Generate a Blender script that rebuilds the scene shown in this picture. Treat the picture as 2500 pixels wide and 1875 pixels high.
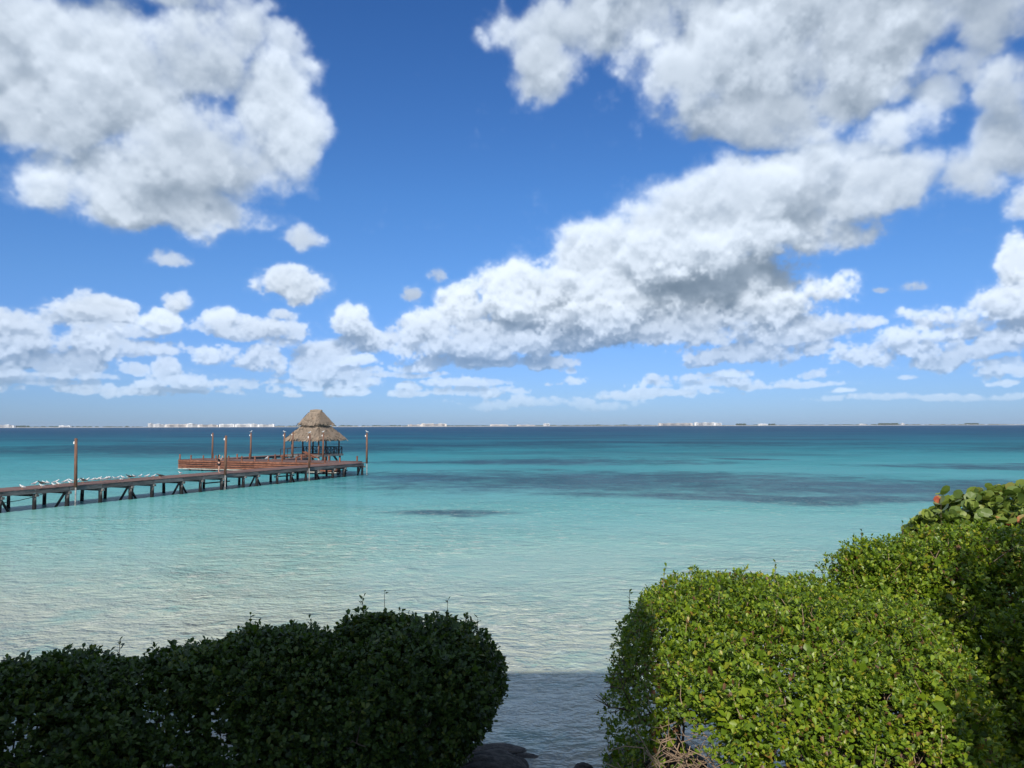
import bpy, bmesh, math, random
import numpy as np
from mathutils import Vector, Matrix, Euler

for o in list(bpy.data.objects):
    bpy.data.objects.remove(o)
scene = bpy.context.scene
COL = scene.collection
R = math.radians
EYE = 5.5                                  # eye height above the sea, metres

# ------------------------------------------------------------------ camera
cam_data = bpy.data.cameras.new('camera')
cam_data.sensor_width = 36.0
cam_data.lens = 26.684
cam_data.clip_start = 0.05
cam_data.clip_end = 20000
cam = bpy.data.objects.new('camera', cam_data)
COL.objects.link(cam)
cam.location = (0, 0, EYE)
cam.rotation_euler = (Euler((R(90 + 3.122), 0, 0)).to_matrix() @ Matrix.Rotation(-0.00273, 3, 'Z')).to_euler()
scene.camera = cam

# ------------------------------------------------------------------ exposure
scene.view_settings.view_transform = 'Standard'
scene.view_settings.look = 'None'
scene.view_settings.exposure = 0.0
scene.view_settings.gamma = 1.0
scene.view_settings.use_curve_mapping = False
scene.cycles.use_denoising = True
scene.cycles.max_bounces = 7
scene.cycles.diffuse_bounces = 3
scene.cycles.glossy_bounces = 3
scene.cycles.transparent_max_bounces = 8
scene.cycles.volume_bounces = 0
scene.cycles.sample_clamp_indirect = 6.0

# ------------------------------------------------------------------ sun
SUN_AZ, SUN_EL = 190.6, 34.0               # where the sun stands: behind the viewer, a little left
sun_data = bpy.data.lights.new('sun', 'SUN')
sun_data.energy = 4.9
sun_data.angle = R(0.53)
sun_data.color = (1.0, 0.93, 0.82)
sun = bpy.data.objects.new('sun', sun_data)
COL.objects.link(sun)
sun_dir = Vector((math.sin(R(SUN_AZ)) * math.cos(R(SUN_EL)), math.cos(R(SUN_AZ)) * math.cos(R(SUN_EL)), math.sin(R(SUN_EL))))
sun.rotation_euler = sun_dir.to_track_quat('Z', 'Y').to_euler()
sun.location = sun_dir * 60


# ------------------------------------------------------------------ node helpers
class NT:
    def __init__(self, tree):
        self.t = tree

    def new(self, typ, **kw):
        n = self.t.nodes.new(typ)
        for k, v in kw.items():
            setattr(n, k, v)
        return n

    def put(self, sock, v):
        if isinstance(v, bpy.types.NodeSocket):
            self.t.links.new(v, sock)
        elif isinstance(v, bpy.types.Node):
            self.t.links.new(v.outputs[0], sock)
        elif v is not None:
            sock.default_value = v

    def math(self, op, a, b=None, c=None, clamp=False):
        n = self.new('ShaderNodeMath', operation=op, use_clamp=clamp)
        for i, v in enumerate((a, b, c)):
            self.put(n.inputs[i], v)
        return n.outputs[0]

    def vec(self, op, a, b=None, c=None, scale=None):
        n = self.new('ShaderNodeVectorMath', operation=op)
        for i, v in enumerate((a, b, c)):
            self.put(n.inputs[i], v)
        if scale is not None:
            self.put(n.inputs['Scale'], scale)
        return n.outputs['Value'] if op in ('DOT_PRODUCT', 'LENGTH', 'DISTANCE') else n.outputs[0]

    def noise(self, vec, scale, detail=4, rough=0.5, lac=2.0, dist=0.0, typ='FBM', dim='3D', color=False):
        n = self.new('ShaderNodeTexNoise', noise_dimensions=dim, noise_type=typ)
        self.put(n.inputs['Vector'], vec)
        self.put(n.inputs['Scale'], scale)
        self.put(n.inputs['Detail'], detail)
        self.put(n.inputs['Roughness'], rough)
        self.put(n.inputs['Lacunarity'], lac)
        self.put(n.inputs['Distortion'], dist)
        return n.outputs['Color' if color else 0]

    def smooth(self, v, a, b, lo=0.0, hi=1.0):
        n = self.new('ShaderNodeMapRange', interpolation_type='SMOOTHSTEP')
        self.put(n.inputs[0], v)
        for i, x in enumerate((a, b, lo, hi)):
            self.put(n.inputs[1 + i], x)
        return n.outputs[0]

    def lin(self, v, a, b, lo=0.0, hi=1.0):
        n = self.new('ShaderNodeMapRange')
        self.put(n.inputs[0], v)
        for i, x in enumerate((a, b, lo, hi)):
            self.put(n.inputs[1 + i], x)
        return n.outputs[0]

    def ramp(self, v, stops, interp='LINEAR'):
        n = self.new('ShaderNodeValToRGB')
        r = n.color_ramp
        r.interpolation = interp
        while len(r.elements) < len(stops):
            r.elements.new(0.5)
        for e, (p, c) in zip(r.elements, stops):
            e.position = p
            e.color = (*c, 1.0)
        self.put(n.inputs[0], v)
        return n.outputs[0]

    def mix(self, f, a, b, blend='MIX'):
        n = self.new('ShaderNodeMix', data_type='RGBA', blend_type=blend)
        self.put(n.inputs[0], f)
        self.put(n.inputs[6], (*a, 1.0) if isinstance(a, tuple) else a)
        self.put(n.inputs[7], (*b, 1.0) if isinstance(b, tuple) else b)
        return n.outputs[2]

    def comb(self, x, y, z):
        n = self.new('ShaderNodeCombineXYZ')
        for i, v in enumerate((x, y, z)):
            self.put(n.inputs[i], v)
        return n.outputs[0]

    def sep(self, v):
        n = self.new('ShaderNodeSeparateXYZ')
        self.put(n.inputs[0], v)
        return n.outputs


# ------------------------------------------------------------------ sky: clear-air model and fair-weather clouds
SKY_TINT = [(0.0, (0.37, 0.57, 1.10)), (0.08, (0.41, 0.61, 1.08)), (0.17, (0.43, 0.69, 1.08)), (0.28, (0.40, 0.72, 1.12)), (0.5, (0.31, 0.63, 1.07)), (1.0, (0.30, 0.62, 1.05))]
SIGMA, BIAS, SUN_DIRECT, SUN_SOFT, VEIL = 0.85, -0.10, 0.56, 0.27, 0.30
# cloud heaps: azimuth, elevation, half width, half height in degrees, greyness
CLOUDS = [
    (-31.66, 24.4, 5.99, 2.84, 0.35), (-33.06, 19.84, 4.02, 3.49, 0.45), (-28.61, 21.53, 5.78, 4.14, 0.4), (-22.87, 25.02, 3.95, 4.16, 0.45),
    (-20.11, 26.83, 1.9, 1.93, 0.5), (-17.19, 26.38, 1.8, 1.41, 0.3), (-17.78, 22.25, 3.07, 4.45, 0.15), (-16.12, 20.61, 2.47, 3.36, 0.1),
    (-24.24, 18.78, 5.91, 3.84, 0.4), (-28.47, 15.83, 6.03, 2.78, 0.0), (-31.65, 15.08, 2.32, 1.99, 0.05), (-24.16, 15.17, 7.07, 2.44, 0.35),
    (-19.95, 18.39, 4.71, 2.75, 0.35), (-36.07, 22.05, 3.75, 5.05, 0.3), (-37.26, 16.3, 2.71, 3.17, 0.3), (-36.86, 24.59, 5.77, 2.91, 0.4),
    (-26.83, 28.82, 8.6, 2.28, 0.5), (-33.01, 17.94, 2.76, 1.64, 0.3), (14.01, 31.07, 11.75, 2.38, 0.7), (29.44, 28.37, 10.93, 2.49, 0.8),
    (37.48, 21.52, 3.61, 5.48, 0.7), (36.95, 13.76, 2.72, 2.43, 0.4), (36.3, 8.33, 2.98, 3.07, 0.2), (36.85, 4.35, 4.05, 1.68, 0.4),
    (-36.89, 4.54, 3.37, 1.68, 0.4), (4.87, 28.17, 6.04, 3.14, 0.55), (2.71, 25.6, 3.21, 2.68, 0.6), (10.52, 28.4, 5.54, 2.25, 0.6),
    (17.92, 27.05, 8.41, 3.61, 0.6), (15.89, 24.15, 6.27, 4.09, 0.35), (22.27, 23.32, 7.03, 3.98, 0.55), (18.45, 21.79, 7.36, 2.68, 0.75),
    (27.94, 25.35, 8.4, 3.17, 0.75), (34.02, 24.45, 4.94, 2.76, 0.9), (34.13, 20.79, 2.7, 2.89, 0.5), (31.37, 22.21, 3.92, 1.86, 0.75),
    (34.01, 17.59, 2.2, 2.99, 0.45), (31.67, 15.49, 3.09, 1.99, 0.6), (-12.31, 7.5, 1.61, 1.53, 0.05), (-10.61, 6.34, 3.39, 1.54, 0.2),
    (-6.15, 6.92, 3.81, 2.07, 0.1), (-3.71, 8.33, 2.8, 2.14, 0.0), (-1.61, 5.9, 6.98, 1.92, 0.35), (1.56, 9.36, 4.21, 2.93, 0.0),
    (2.6, 6.23, 6.63, 2.26, 0.3), (6.49, 12.36, 3.48, 3.04, 0.0), (7.5, 8.93, 6.89, 3.77, 0.15), (9.54, 6.82, 9.48, 2.06, 0.5),
    (13.02, 13.44, 6.35, 3.62, 0.0), (15.61, 9.32, 6.83, 3.32, 0.2), (15.74, 16.5, 6.23, 3.5, 0.1), (18.6, 13.71, 5.39, 2.88, 0.15),
    (20.86, 16.65, 4.33, 2.78, 0.0), (23.94, 17.81, 3.56, 2.09, 0.0), (27.17, 19.1, 3.1, 2.01, 0.0), (29.99, 20.86, 1.88, 1.65, 0.1),
    (22.97, 15.19, 5.1, 2.46, 0.35), (26.21, 15.41, 4.57, 2.09, 0.35), (22.02, 13.41, 4.86, 1.88, 0.35), (-3.71, 4.5, 5.22, 0.98, 0.6),
    (0.84, 4.5, 4.89, 0.87, 0.65), (22.22, 9.27, 2.72, 1.76, 0.0), (19.43, 8.14, 3.75, 1.63, 0.1), (20.63, 6.45, 4.3, 1.47, 0.4),
    (15.53, 4.8, 3.9, 1.08, 0.6), (18.42, 5.05, 3.78, 1.32, 0.5), (33.74, 9.75, 1.22, 2.01, 0.0), (33.18, 7.78, 2.22, 1.74, 0.15),
    (31.12, 6.47, 2.83, 1.49, 0.1), (27.62, 5.47, 3.58, 1.39, 0.05), (30.28, 4.42, 4.44, 1.15, 0.5), (33.6, 5.42, 2.92, 1.74, 0.3),
    (24.47, 4.35, 3.19, 1.11, 0.15), (32.54, 3.27, 2.74, 0.65, 0.3), (-32.66, 5.64, 2.99, 1.61, 0.3), (-30.39, 6.98, 3.4, 0.96, 0.2),
    (-28.25, 7.12, 1.64, 0.77, 0.6), (-31.87, 4.21, 3.54, 1.34, 0.7), (-29.56, 5.21, 1.59, 1.37, 0.25), (-33.42, 6.47, 1.22, 0.87, 0.0),
    (-33.08, 2.98, 3.93, 0.64, 0.6), (-16.79, 10.01, 2.71, 1.25, 0.35), (-24.03, 8.63, 0.97, 0.89, 0.35), (-21.31, 7.18, 1.37, 1.17, 0.1),
    (-20.38, 6.73, 2.93, 0.98, 0.35), (-18.5, 6.97, 1.58, 0.82, 0.4), (-21.27, 4.91, 1.52, 1.14, 0.1), (-18.47, 4.65, 2.21, 1.32, 0.35),
    (-22.44, 2.93, 2.69, 0.97, 0.2), (-24.23, 3.85, 1.31, 1.12, 0.3), (-19.69, 2.81, 3.72, 0.92, 0.4), (-14.27, 4.4, 1.97, 2.03, 0.4),
    (-12.77, 2.89, 1.83, 1.02, 0.1), (-10.59, 3.25, 1.18, 0.69, 0.2), (-24.92, 2.25, 1.15, 0.7, 0.2), (-28.14, 2.2, 0.82, 0.62, 0.15),
    (-26.52, 3.95, 0.98, 0.56, 0.3), (-17.08, 8.02, 1.29, 0.66, 0.5), (-16.02, 13.5, 1.8, 1.04, 0.5), (-24.23, 11.45, 1.76, 0.69, 0.6),
    (-7.72, 9.65, 1.04, 0.82, 0.9), (-5.64, 11.22, 0.84, 0.75, 0.9), (27.86, 9.24, 1.32, 0.55, 1.0), (26.18, 9.07, 1.13, 0.31, 1.0),
]



world = bpy.data.worlds.new('World')
scene.world = world
world.use_nodes = True
world.cycles.sampling_method = 'MANUAL'
world.cycles.sample_map_resolution = 256
wt = world.node_tree
wt.nodes.clear()
N = NT(wt)
tc = N.new('ShaderNodeTexCoord')
dx, dy, dz = N.sep(tc.outputs['Generated'])
az = N.math('MULTIPLY', N.math('ARCTAN2', dx, dy), 57.2958)
el = N.math('MULTIPLY', N.math('ARCSINE', dz), 57.2958)
sky = N.new('ShaderNodeTexSky', sky_type='NISHITA')
sky.sun_disc = False
sky.sun_elevation = R(SUN_EL)
sky.sun_rotation = R(SUN_AZ)
sky.altitude = 0
sky.air_density = 1.0
sky.dust_density = 0.3
sky.ozone_density = 2.5
tint = N.ramp(N.lin(el, 0.0, 60.0), SKY_TINT)
sky_col = N.mix(1.0, sky.outputs[0], tint, 'MULTIPLY')
bg_sky = N.new('ShaderNodeBackground')
wt.links.new(sky_col, bg_sky.inputs[0])
SKY_STRENGTH = 0.108


def make_clouds(heaps, az_lim=45.0, el_max=34.0, step=0.056, slices=24, seed=5):
    """March sunlight and sight through a slab of puffy vapour: returns premultiplied RGB and cover, rows from the horizon up."""
    rng = np.random.default_rng(seed)
    f4 = np.float32
    W_, H_ = int(2 * az_lim / step), int(el_max / step)
    X = (-az_lim + (np.arange(W_) + 0.5) * step).astype(f4)
    Y = ((np.arange(H_) + 0.5) * step).astype(f4)

    def weights(n, cells):                                     # index and blend onto a coarse lattice
        t = np.linspace(0, cells - 1.001, n)
        i = t.astype(int)
        f = (t - i).astype(f4)
        return i, f * f * (3 - 2 * f)

    class Octave:
        def __init__(self, cell, seed_):                       # cell in degrees
            r = np.random.default_rng(seed_)
            self.cell = cell
            nx, ny, nz = int(2 * az_lim / cell) + 3, int(el_max * 1.1 / cell) + 3, int(14.0 / cell) + 4
            self.x, self.y = weights(W_, nx), weights(H_, ny)
            self.l = r.random((nz, ny, nx), dtype=f4) - f4(0.5)

        def at(self, z):
            t = (z + 7.0) / self.cell
            i = min(int(t), self.l.shape[0] - 2)
            f = f4(t - int(t))
            f = f * f * (3 - 2 * f)
            a = self.l[i] + f * (self.l[i + 1] - self.l[i])
            iy, fy = self.y
            a = a[iy] + fy[:, None] * (a[iy + 1] - a[iy])
            ix, fx = self.x
            a0 = a[:, ix]
            a1 = a[:, ix + 1]
            a1 -= a0
            a1 *= fx
            a1 += a0
            return a1

    octs = [Octave(c, 11 + k) for k, c in enumerate((5.2, 2.6, 1.3, 0.66, 0.34, 0.18))]
    low = np.clip((Y - 3.0) / 13.0, 0.0, 1.0)[:, None].astype(f4)   # 0 at the horizon, 1 high up
    amp = [0.20 + 0.66 * low, 0.44 + 0.46 * low, 0.60 + 0.02 * low, 0.60 - 0.16 * low, 0.44 - 0.15 * low, 0.30 - 0.12 * low]
    amp = [a.astype(f4) for a in amp]
    hard = (2.5 - 1.2 * low).astype(f4)
    sig = (3.4 - 2.6 * low).astype(f4)
    zs = np.linspace(-5.6, 5.6, slices)                        # depth in degrees of arc, front to back
    dz = f4(zs[1] - zs[0])
    # large slow eddies that pull the heaps out of round
    WX = sum(Octave(c, 71 + k).at(0.3) * f4(w) for k, (c, w) in enumerate(((6.0, 2.4), (2.6, 1.7), (1.2, 0.8))))
    WY = sum(Octave(c, 91 + k).at(0.3) * f4(w) for k, (c, w) in enumerate(((6.0, 1.8), (2.6, 1.4), (1.2, 0.7))))
    hp = []
    for (ca, ce, ra, re, g) in heaps:
        rz = max(min(ra, re) * 1.1, 0.75)
        k = 1.0 + 0.30 * max(0.0, 1 - re / 2.6)
        ra, re = ra * k, re * k
        hp.append((ca, ce, ra, re, rz, (rng.random() - 0.5) * 1.3 * min(ra, re), g))
    Tl = np.ones((H_, W_), f4)                                 # sunlight still left
    Tm = np.ones((H_, W_), f4)                                 # softer, many-times scattered light
    Tv = np.ones((H_, W_), f4)                                 # sight still left
    Cs = np.zeros((H_, W_), f4)                                # seen light that came from the sun
    Ca = np.zeros((H_, W_), f4)                                # and from the sky
    down, side = 0.85 * dz / step, int(round(0.12 * dz / step))

    def shift(a):                                              # sunlight sinks and drifts right from slice to slice
        iy, fy = int(down), f4(down - int(down))
        b = np.ones_like(a)
        n = H_ - iy - 1
        b[:n, side:] = (1 - fy) * a[iy:iy + n, :W_ - side] + fy * a[iy + 1:iy + 1 + n, :W_ - side]
        return b

    for z in zs:
        M = np.full((H_, W_), -1.1, f4)
        Gm = np.zeros((H_, W_), f4)
        for (ca, ce, ra, re, rz, zc, g) in hp:
            qz = ((z - zc) / rz) ** 2
            if qz >= 2.0:
                continue
            x0, x1 = np.searchsorted(X, (ca - ra * 1.75, ca + ra * 1.75))
            y0, y1 = np.searchsorted(Y, (ce - re * 1.75, ce + re * 1.75))
            if x1 <= x0 or y1 <= y0:
                continue
            wk = f4(min(1.0, 0.22 * min(ra, 2.2 * re)))
            qy = ((Y[y0:y1] - ce)[:, None] + wk * WY[y0:y1, x0:x1]) * f4(1 / re)
            qy = np.where(qy < 0, qy * f4(1.2 + 0.35 * max(0.0, 1 - ce / 12)), qy)           # flatter underside
            qx = ((X[x0:x1] - ca)[None, :] + wk * WX[y0:y1, x0:x1]) * f4(1 / ra)
            q = f4(1.0 - qz - 0.42 * max(0.0, 1 - re / 2.6)) - qx * qx - qy * qy
            np.maximum(M[y0:y1, x0:x1], q, out=M[y0:y1, x0:x1])
            if g > 0:
                np.maximum(Gm[y0:y1, x0:x1], np.clip(q + 0.4, 0, 0.8) * f4(g * 1.25), out=Gm[y0:y1, x0:x1])
        for o, a in zip(octs, amp):
            n = o.at(z)
            n *= a * f4(1.2)
            M += n
        rho = np.clip((M + BIAS) * hard, 0.0, 1.0)
        veil = np.clip((M + BIAS + 0.42) * 1.25, 0.0, 1.0)
        tau = (rho * rho * (3 - 2 * rho) * sig + VEIL * veil * veil) * (dz * SIGMA)
        e = np.exp(-tau)
        a = Tv * (1 - e)
        Cs += a * (SUN_DIRECT * Tl + SUN_SOFT * Tm) * (1 - 0.50 * Gm)
        Ca += a * (0.62 + 0.38 * Tm) * (1 - 0.22 * Gm)
        Tv *= e
        Tl = shift(Tl * e)
        Tl = 0.5 * Tl + 0.125 * (np.roll(Tl, 2, 1) + np.roll(Tl, -2, 1) + np.roll(Tl, 2, 0) + np.roll(Tl, -2, 0))
        Tm = shift(Tm * np.sqrt(np.sqrt(e)))
        Tm = 0.5 * Tm + 0.25 * (np.roll(Tm, 7, 1) + np.roll(Tm, -7, 1))
        Tm = 0.5 * Tm + 0.25 * (np.roll(Tm, 5, 0) + np.roll(Tm, -5, 0))
    A = 1.0 - Tv
    C = Cs[..., None] * np.array([0.98, 0.985, 0.985], f4) + Ca[..., None] * np.array([0.235, 0.35, 0.50], f4)
    fade = (0.45 + 0.55 * np.clip((Y - 1.0) / 8.0, 0, 1)) * np.clip((Y - 0.4) / 1.8, 0, 1)
    return C * fade[:, None, None].astype(f4), A * fade[:, None].astype(f4)


crng = random.Random(4)
for k in range(110):                                           # rows of little far heaps low over the sea
    e = 2.2 + 5.5 * crng.random() ** 1.5
    CLOUDS.append((crng.uniform(-44, 44), e, crng.uniform(0.6, 1.3) * (0.6 + e * 0.28), crng.uniform(0.2, 0.45) * (0.4 + e * 0.28), crng.uniform(0.0, 0.5)))
for k in range(26):                                            # thin flat bands in the haze
    e = crng.uniform(1.5, 5.5)
    CLOUDS.append((crng.uniform(-44, 44), e, crng.uniform(3.0, 8.0), crng.uniform(0.3, 0.6), 0.3))
crgb, cover = make_clouds(CLOUDS)
cimg = bpy.data.images.new('cloud_field', cover.shape[1], cover.shape[0], alpha=True, float_buffer=True)
cimg.colorspace_settings.name = 'Non-Color'
cimg.alpha_mode = 'CHANNEL_PACKED'
cimg.pixels.foreach_set(np.concatenate([crgb, cover[..., None]], 2).astype(np.float32).ravel())
cimg.update()
cimg.pack()
ct = N.new('ShaderNodeTexImage', image=cimg, interpolation='Cubic', extension='MIRROR')
N.put(ct.inputs[0], N.comb(N.lin(az, -45, 45), N.lin(el, 0, 34), 0.0))
for n_ in wt.nodes:
    if n_.type == 'MAP_RANGE':
        n_.clamp = False
bg_cloud = N.new('ShaderNodeBackground')
N.put(bg_cloud.inputs[0], ct.outputs['Color'])
bg_cloud.inputs[1].default_value = 0.90
N.put(bg_sky.inputs[1], N.math('MULTIPLY', N.math('SUBTRACT', 1.0, ct.outputs['Alpha'], clamp=True), SKY_STRENGTH))
both = N.new('ShaderNodeAddShader')
N.put(both.inputs[0], bg_sky.outputs[0])
N.put(both.inputs[1], bg_cloud.outputs[0])
wo = N.new('ShaderNodeOutputWorld')
wt.links.new(both.outputs[0], wo.inputs[0])

# ------------------------------------------------------------------ sea
def tag(o, label=None, cat=None, group=None, kind=None):
    if label: o['label'] = label
    if cat: o['category'] = cat
    if group: o['group'] = group
    if kind: o['kind'] = kind
    return o


def new_mat(name):
    m = bpy.data.materials.new(name)
    m.use_nodes = True
    m.node_tree.nodes.clear()
    return m, NT(m.node_tree)


def finish(nt, shader):
    o = nt.new('ShaderNodeOutputMaterial')
    nt.t.links.new(shader, o.inputs[0])


sea_mat, S = new_mat('sea_water')
geo = S.new('ShaderNodeNewGeometry')
pos = geo.outputs['Position']
px, py, pz = S.sep(pos)
# distance out from the shore, with a wandering sea bed
big = S.noise(S.comb(px, py, 0.0), 0.016, 4, 0.55)
mid = S.noise(S.comb(px, py, 4.0), 0.06, 5, 0.6)
off = S.math('MULTIPLY_ADD', px, 0.10, py)                       # it stays shallow longer on the left
wob = S.math('MULTIPLY_ADD', S.math('SUBTRACT', big, 0.5), S.math('MULTIPLY', py, 0.55), off)
wob = S.math('MULTIPLY_ADD', S.math('SUBTRACT', mid, 0.5), S.math('MULTIPLY', py, 0.30), wob)
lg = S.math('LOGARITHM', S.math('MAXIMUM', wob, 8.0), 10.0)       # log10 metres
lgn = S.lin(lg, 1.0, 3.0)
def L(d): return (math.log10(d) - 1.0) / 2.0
sand_col = S.ramp(lgn, [(L(12), (0.27, 0.285, 0.25)), (L(17), (0.36, 0.395, 0.33)), (L(20), (0.39, 0.44, 0.36)), (L(27), (0.31, 0.455, 0.385)), (L(38), (0.215, 0.435, 0.39)), (L(54), (0.130, 0.38, 0.365)),  # nearest stops darkened to deepen the shade on the water by the shore
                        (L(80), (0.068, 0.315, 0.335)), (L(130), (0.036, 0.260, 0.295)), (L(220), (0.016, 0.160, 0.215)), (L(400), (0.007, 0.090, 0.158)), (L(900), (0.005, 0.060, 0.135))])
# seagrass beds: centre x, y, half sizes, turn
BEDS = [(10, 76, 26, 14, -4), (36, 66, 26, 11, -14), (62, 60, 26, 12, -12), (-8, 80, 14, 5, 0), (20, 58, 18, 4, -10), (-4, 48.5, 4.2, 1.6, 0), (-2.6, 46.3, 1.2, 0.6, 0), (2, 118, 24, 12, 0), (36, 128, 10, 3.5, -5), (-75, 190, 60, 42, 0),
        (-20, 205, 40, 30, 0), (48, 230, 60, 30, 0), (75, 100, 25, 7, -10), (150, 170, 60, 25, 0)]
e1 = S.noise(S.comb(px, py, 2.0), 0.11, 4, 0.62, color=True)
e2 = S.noise(S.comb(px, py, 7.0), 0.025, 3, 0.5, color=True)
wpos = S.vec('ADD', pos, S.vec('MULTIPLY', S.vec('SUBTRACT', e1, (0.5,) * 3), (16, 12, 0)))
wfar = S.lin(py, 60, 220, 0.0, 1.0)
wpos = S.vec('ADD', wpos, S.vec('SCALE', S.vec('MULTIPLY', S.vec('SUBTRACT', e2, (0.5,) * 3), (160, 120, 0)), scale=wfar))
bed = None
wsmall = S.vec('MULTIPLY_ADD', S.vec('SUBTRACT', e1, (0.5,) * 3), (4, 3, 0), pos)
for (bx, by, rx, ry, turn) in BEDS:
    c, s = math.cos(R(turn)), math.sin(R(turn))
    rel = S.vec('SUBTRACT', wpos if rx > 4.5 else wsmall, (bx, by, 0))
    a = S.vec('DOT_PRODUCT', rel, (c / rx, s / rx, 0))
    b = S.vec('DOT_PRODUCT', rel, (-s / ry, c / ry, 0))
    m = S.math('SUBTRACT', 1.0, S.math('ADD', S.math('MULTIPLY', a, a), S.math('MULTIPLY', b, b)))
    bed = m if bed is None else S.math('MAXIMUM', bed, m)
patch = S.noise(S.comb(px, py, 11.0), 0.26, 8, 0.76)
bedm = S.smooth(S.math('MULTIPLY_ADD', S.math('SUBTRACT', patch, 0.5), 4.2, bed), -0.95, 1.15)
farn = S.noise(S.comb(S.math('MULTIPLY', px, 0.45), py, 5.0), 0.020, 7, 0.68)
farbed = S.math('MULTIPLY', S.smooth(farn, 0.44, 0.62), S.smooth(py, 85, 170))
bedm = S.math('MAXIMUM', S.math('MULTIPLY', bedm, 0.94), S.math('MULTIPLY', farbed, 0.72))
grass_col = S.ramp(lgn, [(L(40), (0.030, 0.085, 0.110)), (L(80), (0.018, 0.070, 0.105)), (L(200), (0.008, 0.062, 0.105)), (L(600), (0.005, 0.050, 0.115))])
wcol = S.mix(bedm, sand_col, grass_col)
# sunlit ripple flecks painted into the colour, darker mottling, and drifting weed
shal = S.smooth(py, 75, 16)
rip_fleck = S.noise(S.comb(px, py, 0.0), 1.5, 6, 0.68)
gust = S.smooth(S.noise(S.comb(px, py, 33.0), 0.085, 4, 0.6), 0.36, 0.66, 0.25, 1.0)
shal = S.math('MULTIPLY', shal, gust)
rip2 = S.noise(S.comb(px, py, 21.0), 0.42, 4, 0.6)
wcol = S.mix(S.math('MULTIPLY', S.smooth(rip_fleck, 0.53, 0.63), S.math('MULTIPLY', shal, 0.75)), wcol, (0.58, 0.60, 0.50))
wcol = S.mix(S.math('MULTIPLY', S.smooth(rip_fleck, 0.47, 0.36), S.math('MULTIPLY', shal, 0.60)), wcol, (0.16, 0.33, 0.31))
wcol = S.mix(S.math('MULTIPLY', S.smooth(rip2, 0.52, 0.68), S.math('MULTIPLY', S.smooth(py, 95, 30), 0.35)), wcol, (0.13, 0.36, 0.33))
weed = S.math('MULTIPLY', S.smooth(S.noise(S.comb(px, S.math('MULTIPLY', py, 1.6), 8.0), 0.75, 5, 0.65), 0.63, 0.72), S.math('MULTIPLY', S.smooth(py, 27, 20), S.smooth(px, -2.0, 2.5)))
wcol = S.mix(S.math('MULTIPLY', weed, 0.55), wcol, (0.22, 0.16, 0.11))
# waves
def wave(scale, detail, sy, z, rough=0.55):
    return S.noise(S.comb(S.math('MULTIPLY', px, 0.8), S.math('MULTIPLY', py, sy), z), scale, detail, rough)
def crest(v):                                                     # sharp crests, broad troughs
    return S.math('SUBTRACT', 1.0, S.math('ABSOLUTE', S.math('MULTIPLY_ADD', v, 2.0, -1.0)))
hh = S.math('MULTIPLY', crest(wave(1.1, 4, 1.15, 0.0, 0.6)), 0.24)
hh = S.math('MULTIPLY_ADD', wave(0.28, 2, 1.2, 3.0), 0.30, hh)
hh = S.math('MULTIPLY_ADD', crest(wave(3.4, 3, 1.1, 6.0, 0.6)), 0.06, hh)
bump = S.new('ShaderNodeBump')
bump.inputs['Strength'].default_value = 1.0
bump.inputs['Distance'].default_value = 1.0
hh = S.math('MULTIPLY', hh, S.lin(gust, 0.25, 1.0, 0.55, 1.15))
S.put(bump.inputs['Height'], hh)
dif = S.new('ShaderNodeBsdfDiffuse')
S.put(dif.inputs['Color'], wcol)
S.put(dif.inputs['Normal'], bump.outputs[0])
glo = S.new('ShaderNodeBsdfGlossy')
glo.inputs['Roughness'].default_value = 0.06
S.put(glo.inputs['Normal'], bump.outputs[0])
fr = S.new('ShaderNodeFresnel')
fr.inputs['IOR'].default_value = 1.333
S.put(fr.inputs['Normal'], bump.outputs[0])
fac = S.math('MINIMUM', fr.outputs[0], S.math('MINIMUM', S.lin(py, 14, 22, 0.60, 0.32), S.lin(py, 22, 170, 0.32, 0.12)))   # rougher far water mirrors less of the low sky
ms = S.new('ShaderNodeMixShader')
S.put(ms.inputs[0], fac)
S.put(ms.inputs[1], dif.outputs[0])
S.put(ms.inputs[2], glo.outputs[0])
finish(S, ms.outputs[0])

me = bpy.data.meshes.new('sea')
ys = [4, 40, 150, 600, 2000, 4000, 5100]
xs = [-6300, -2000, -300, 0, 300, 2000, 6300]
me.from_pydata([(x, y, 0.0) for y in ys for x in xs], [], [(j * 7 + i, j * 7 + i + 1, (j + 1) * 7 + i + 1, (j + 1) * 7 + i) for j in range(6) for i in range(6)])
me.materials.append(sea_mat)
sea = bpy.data.objects.new('sea', me)
COL.objects.link(sea)
tag(sea, 'calm clear sea shading from pale sand shallows to turquoise and deep blue', 'sea', kind='structure')


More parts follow.
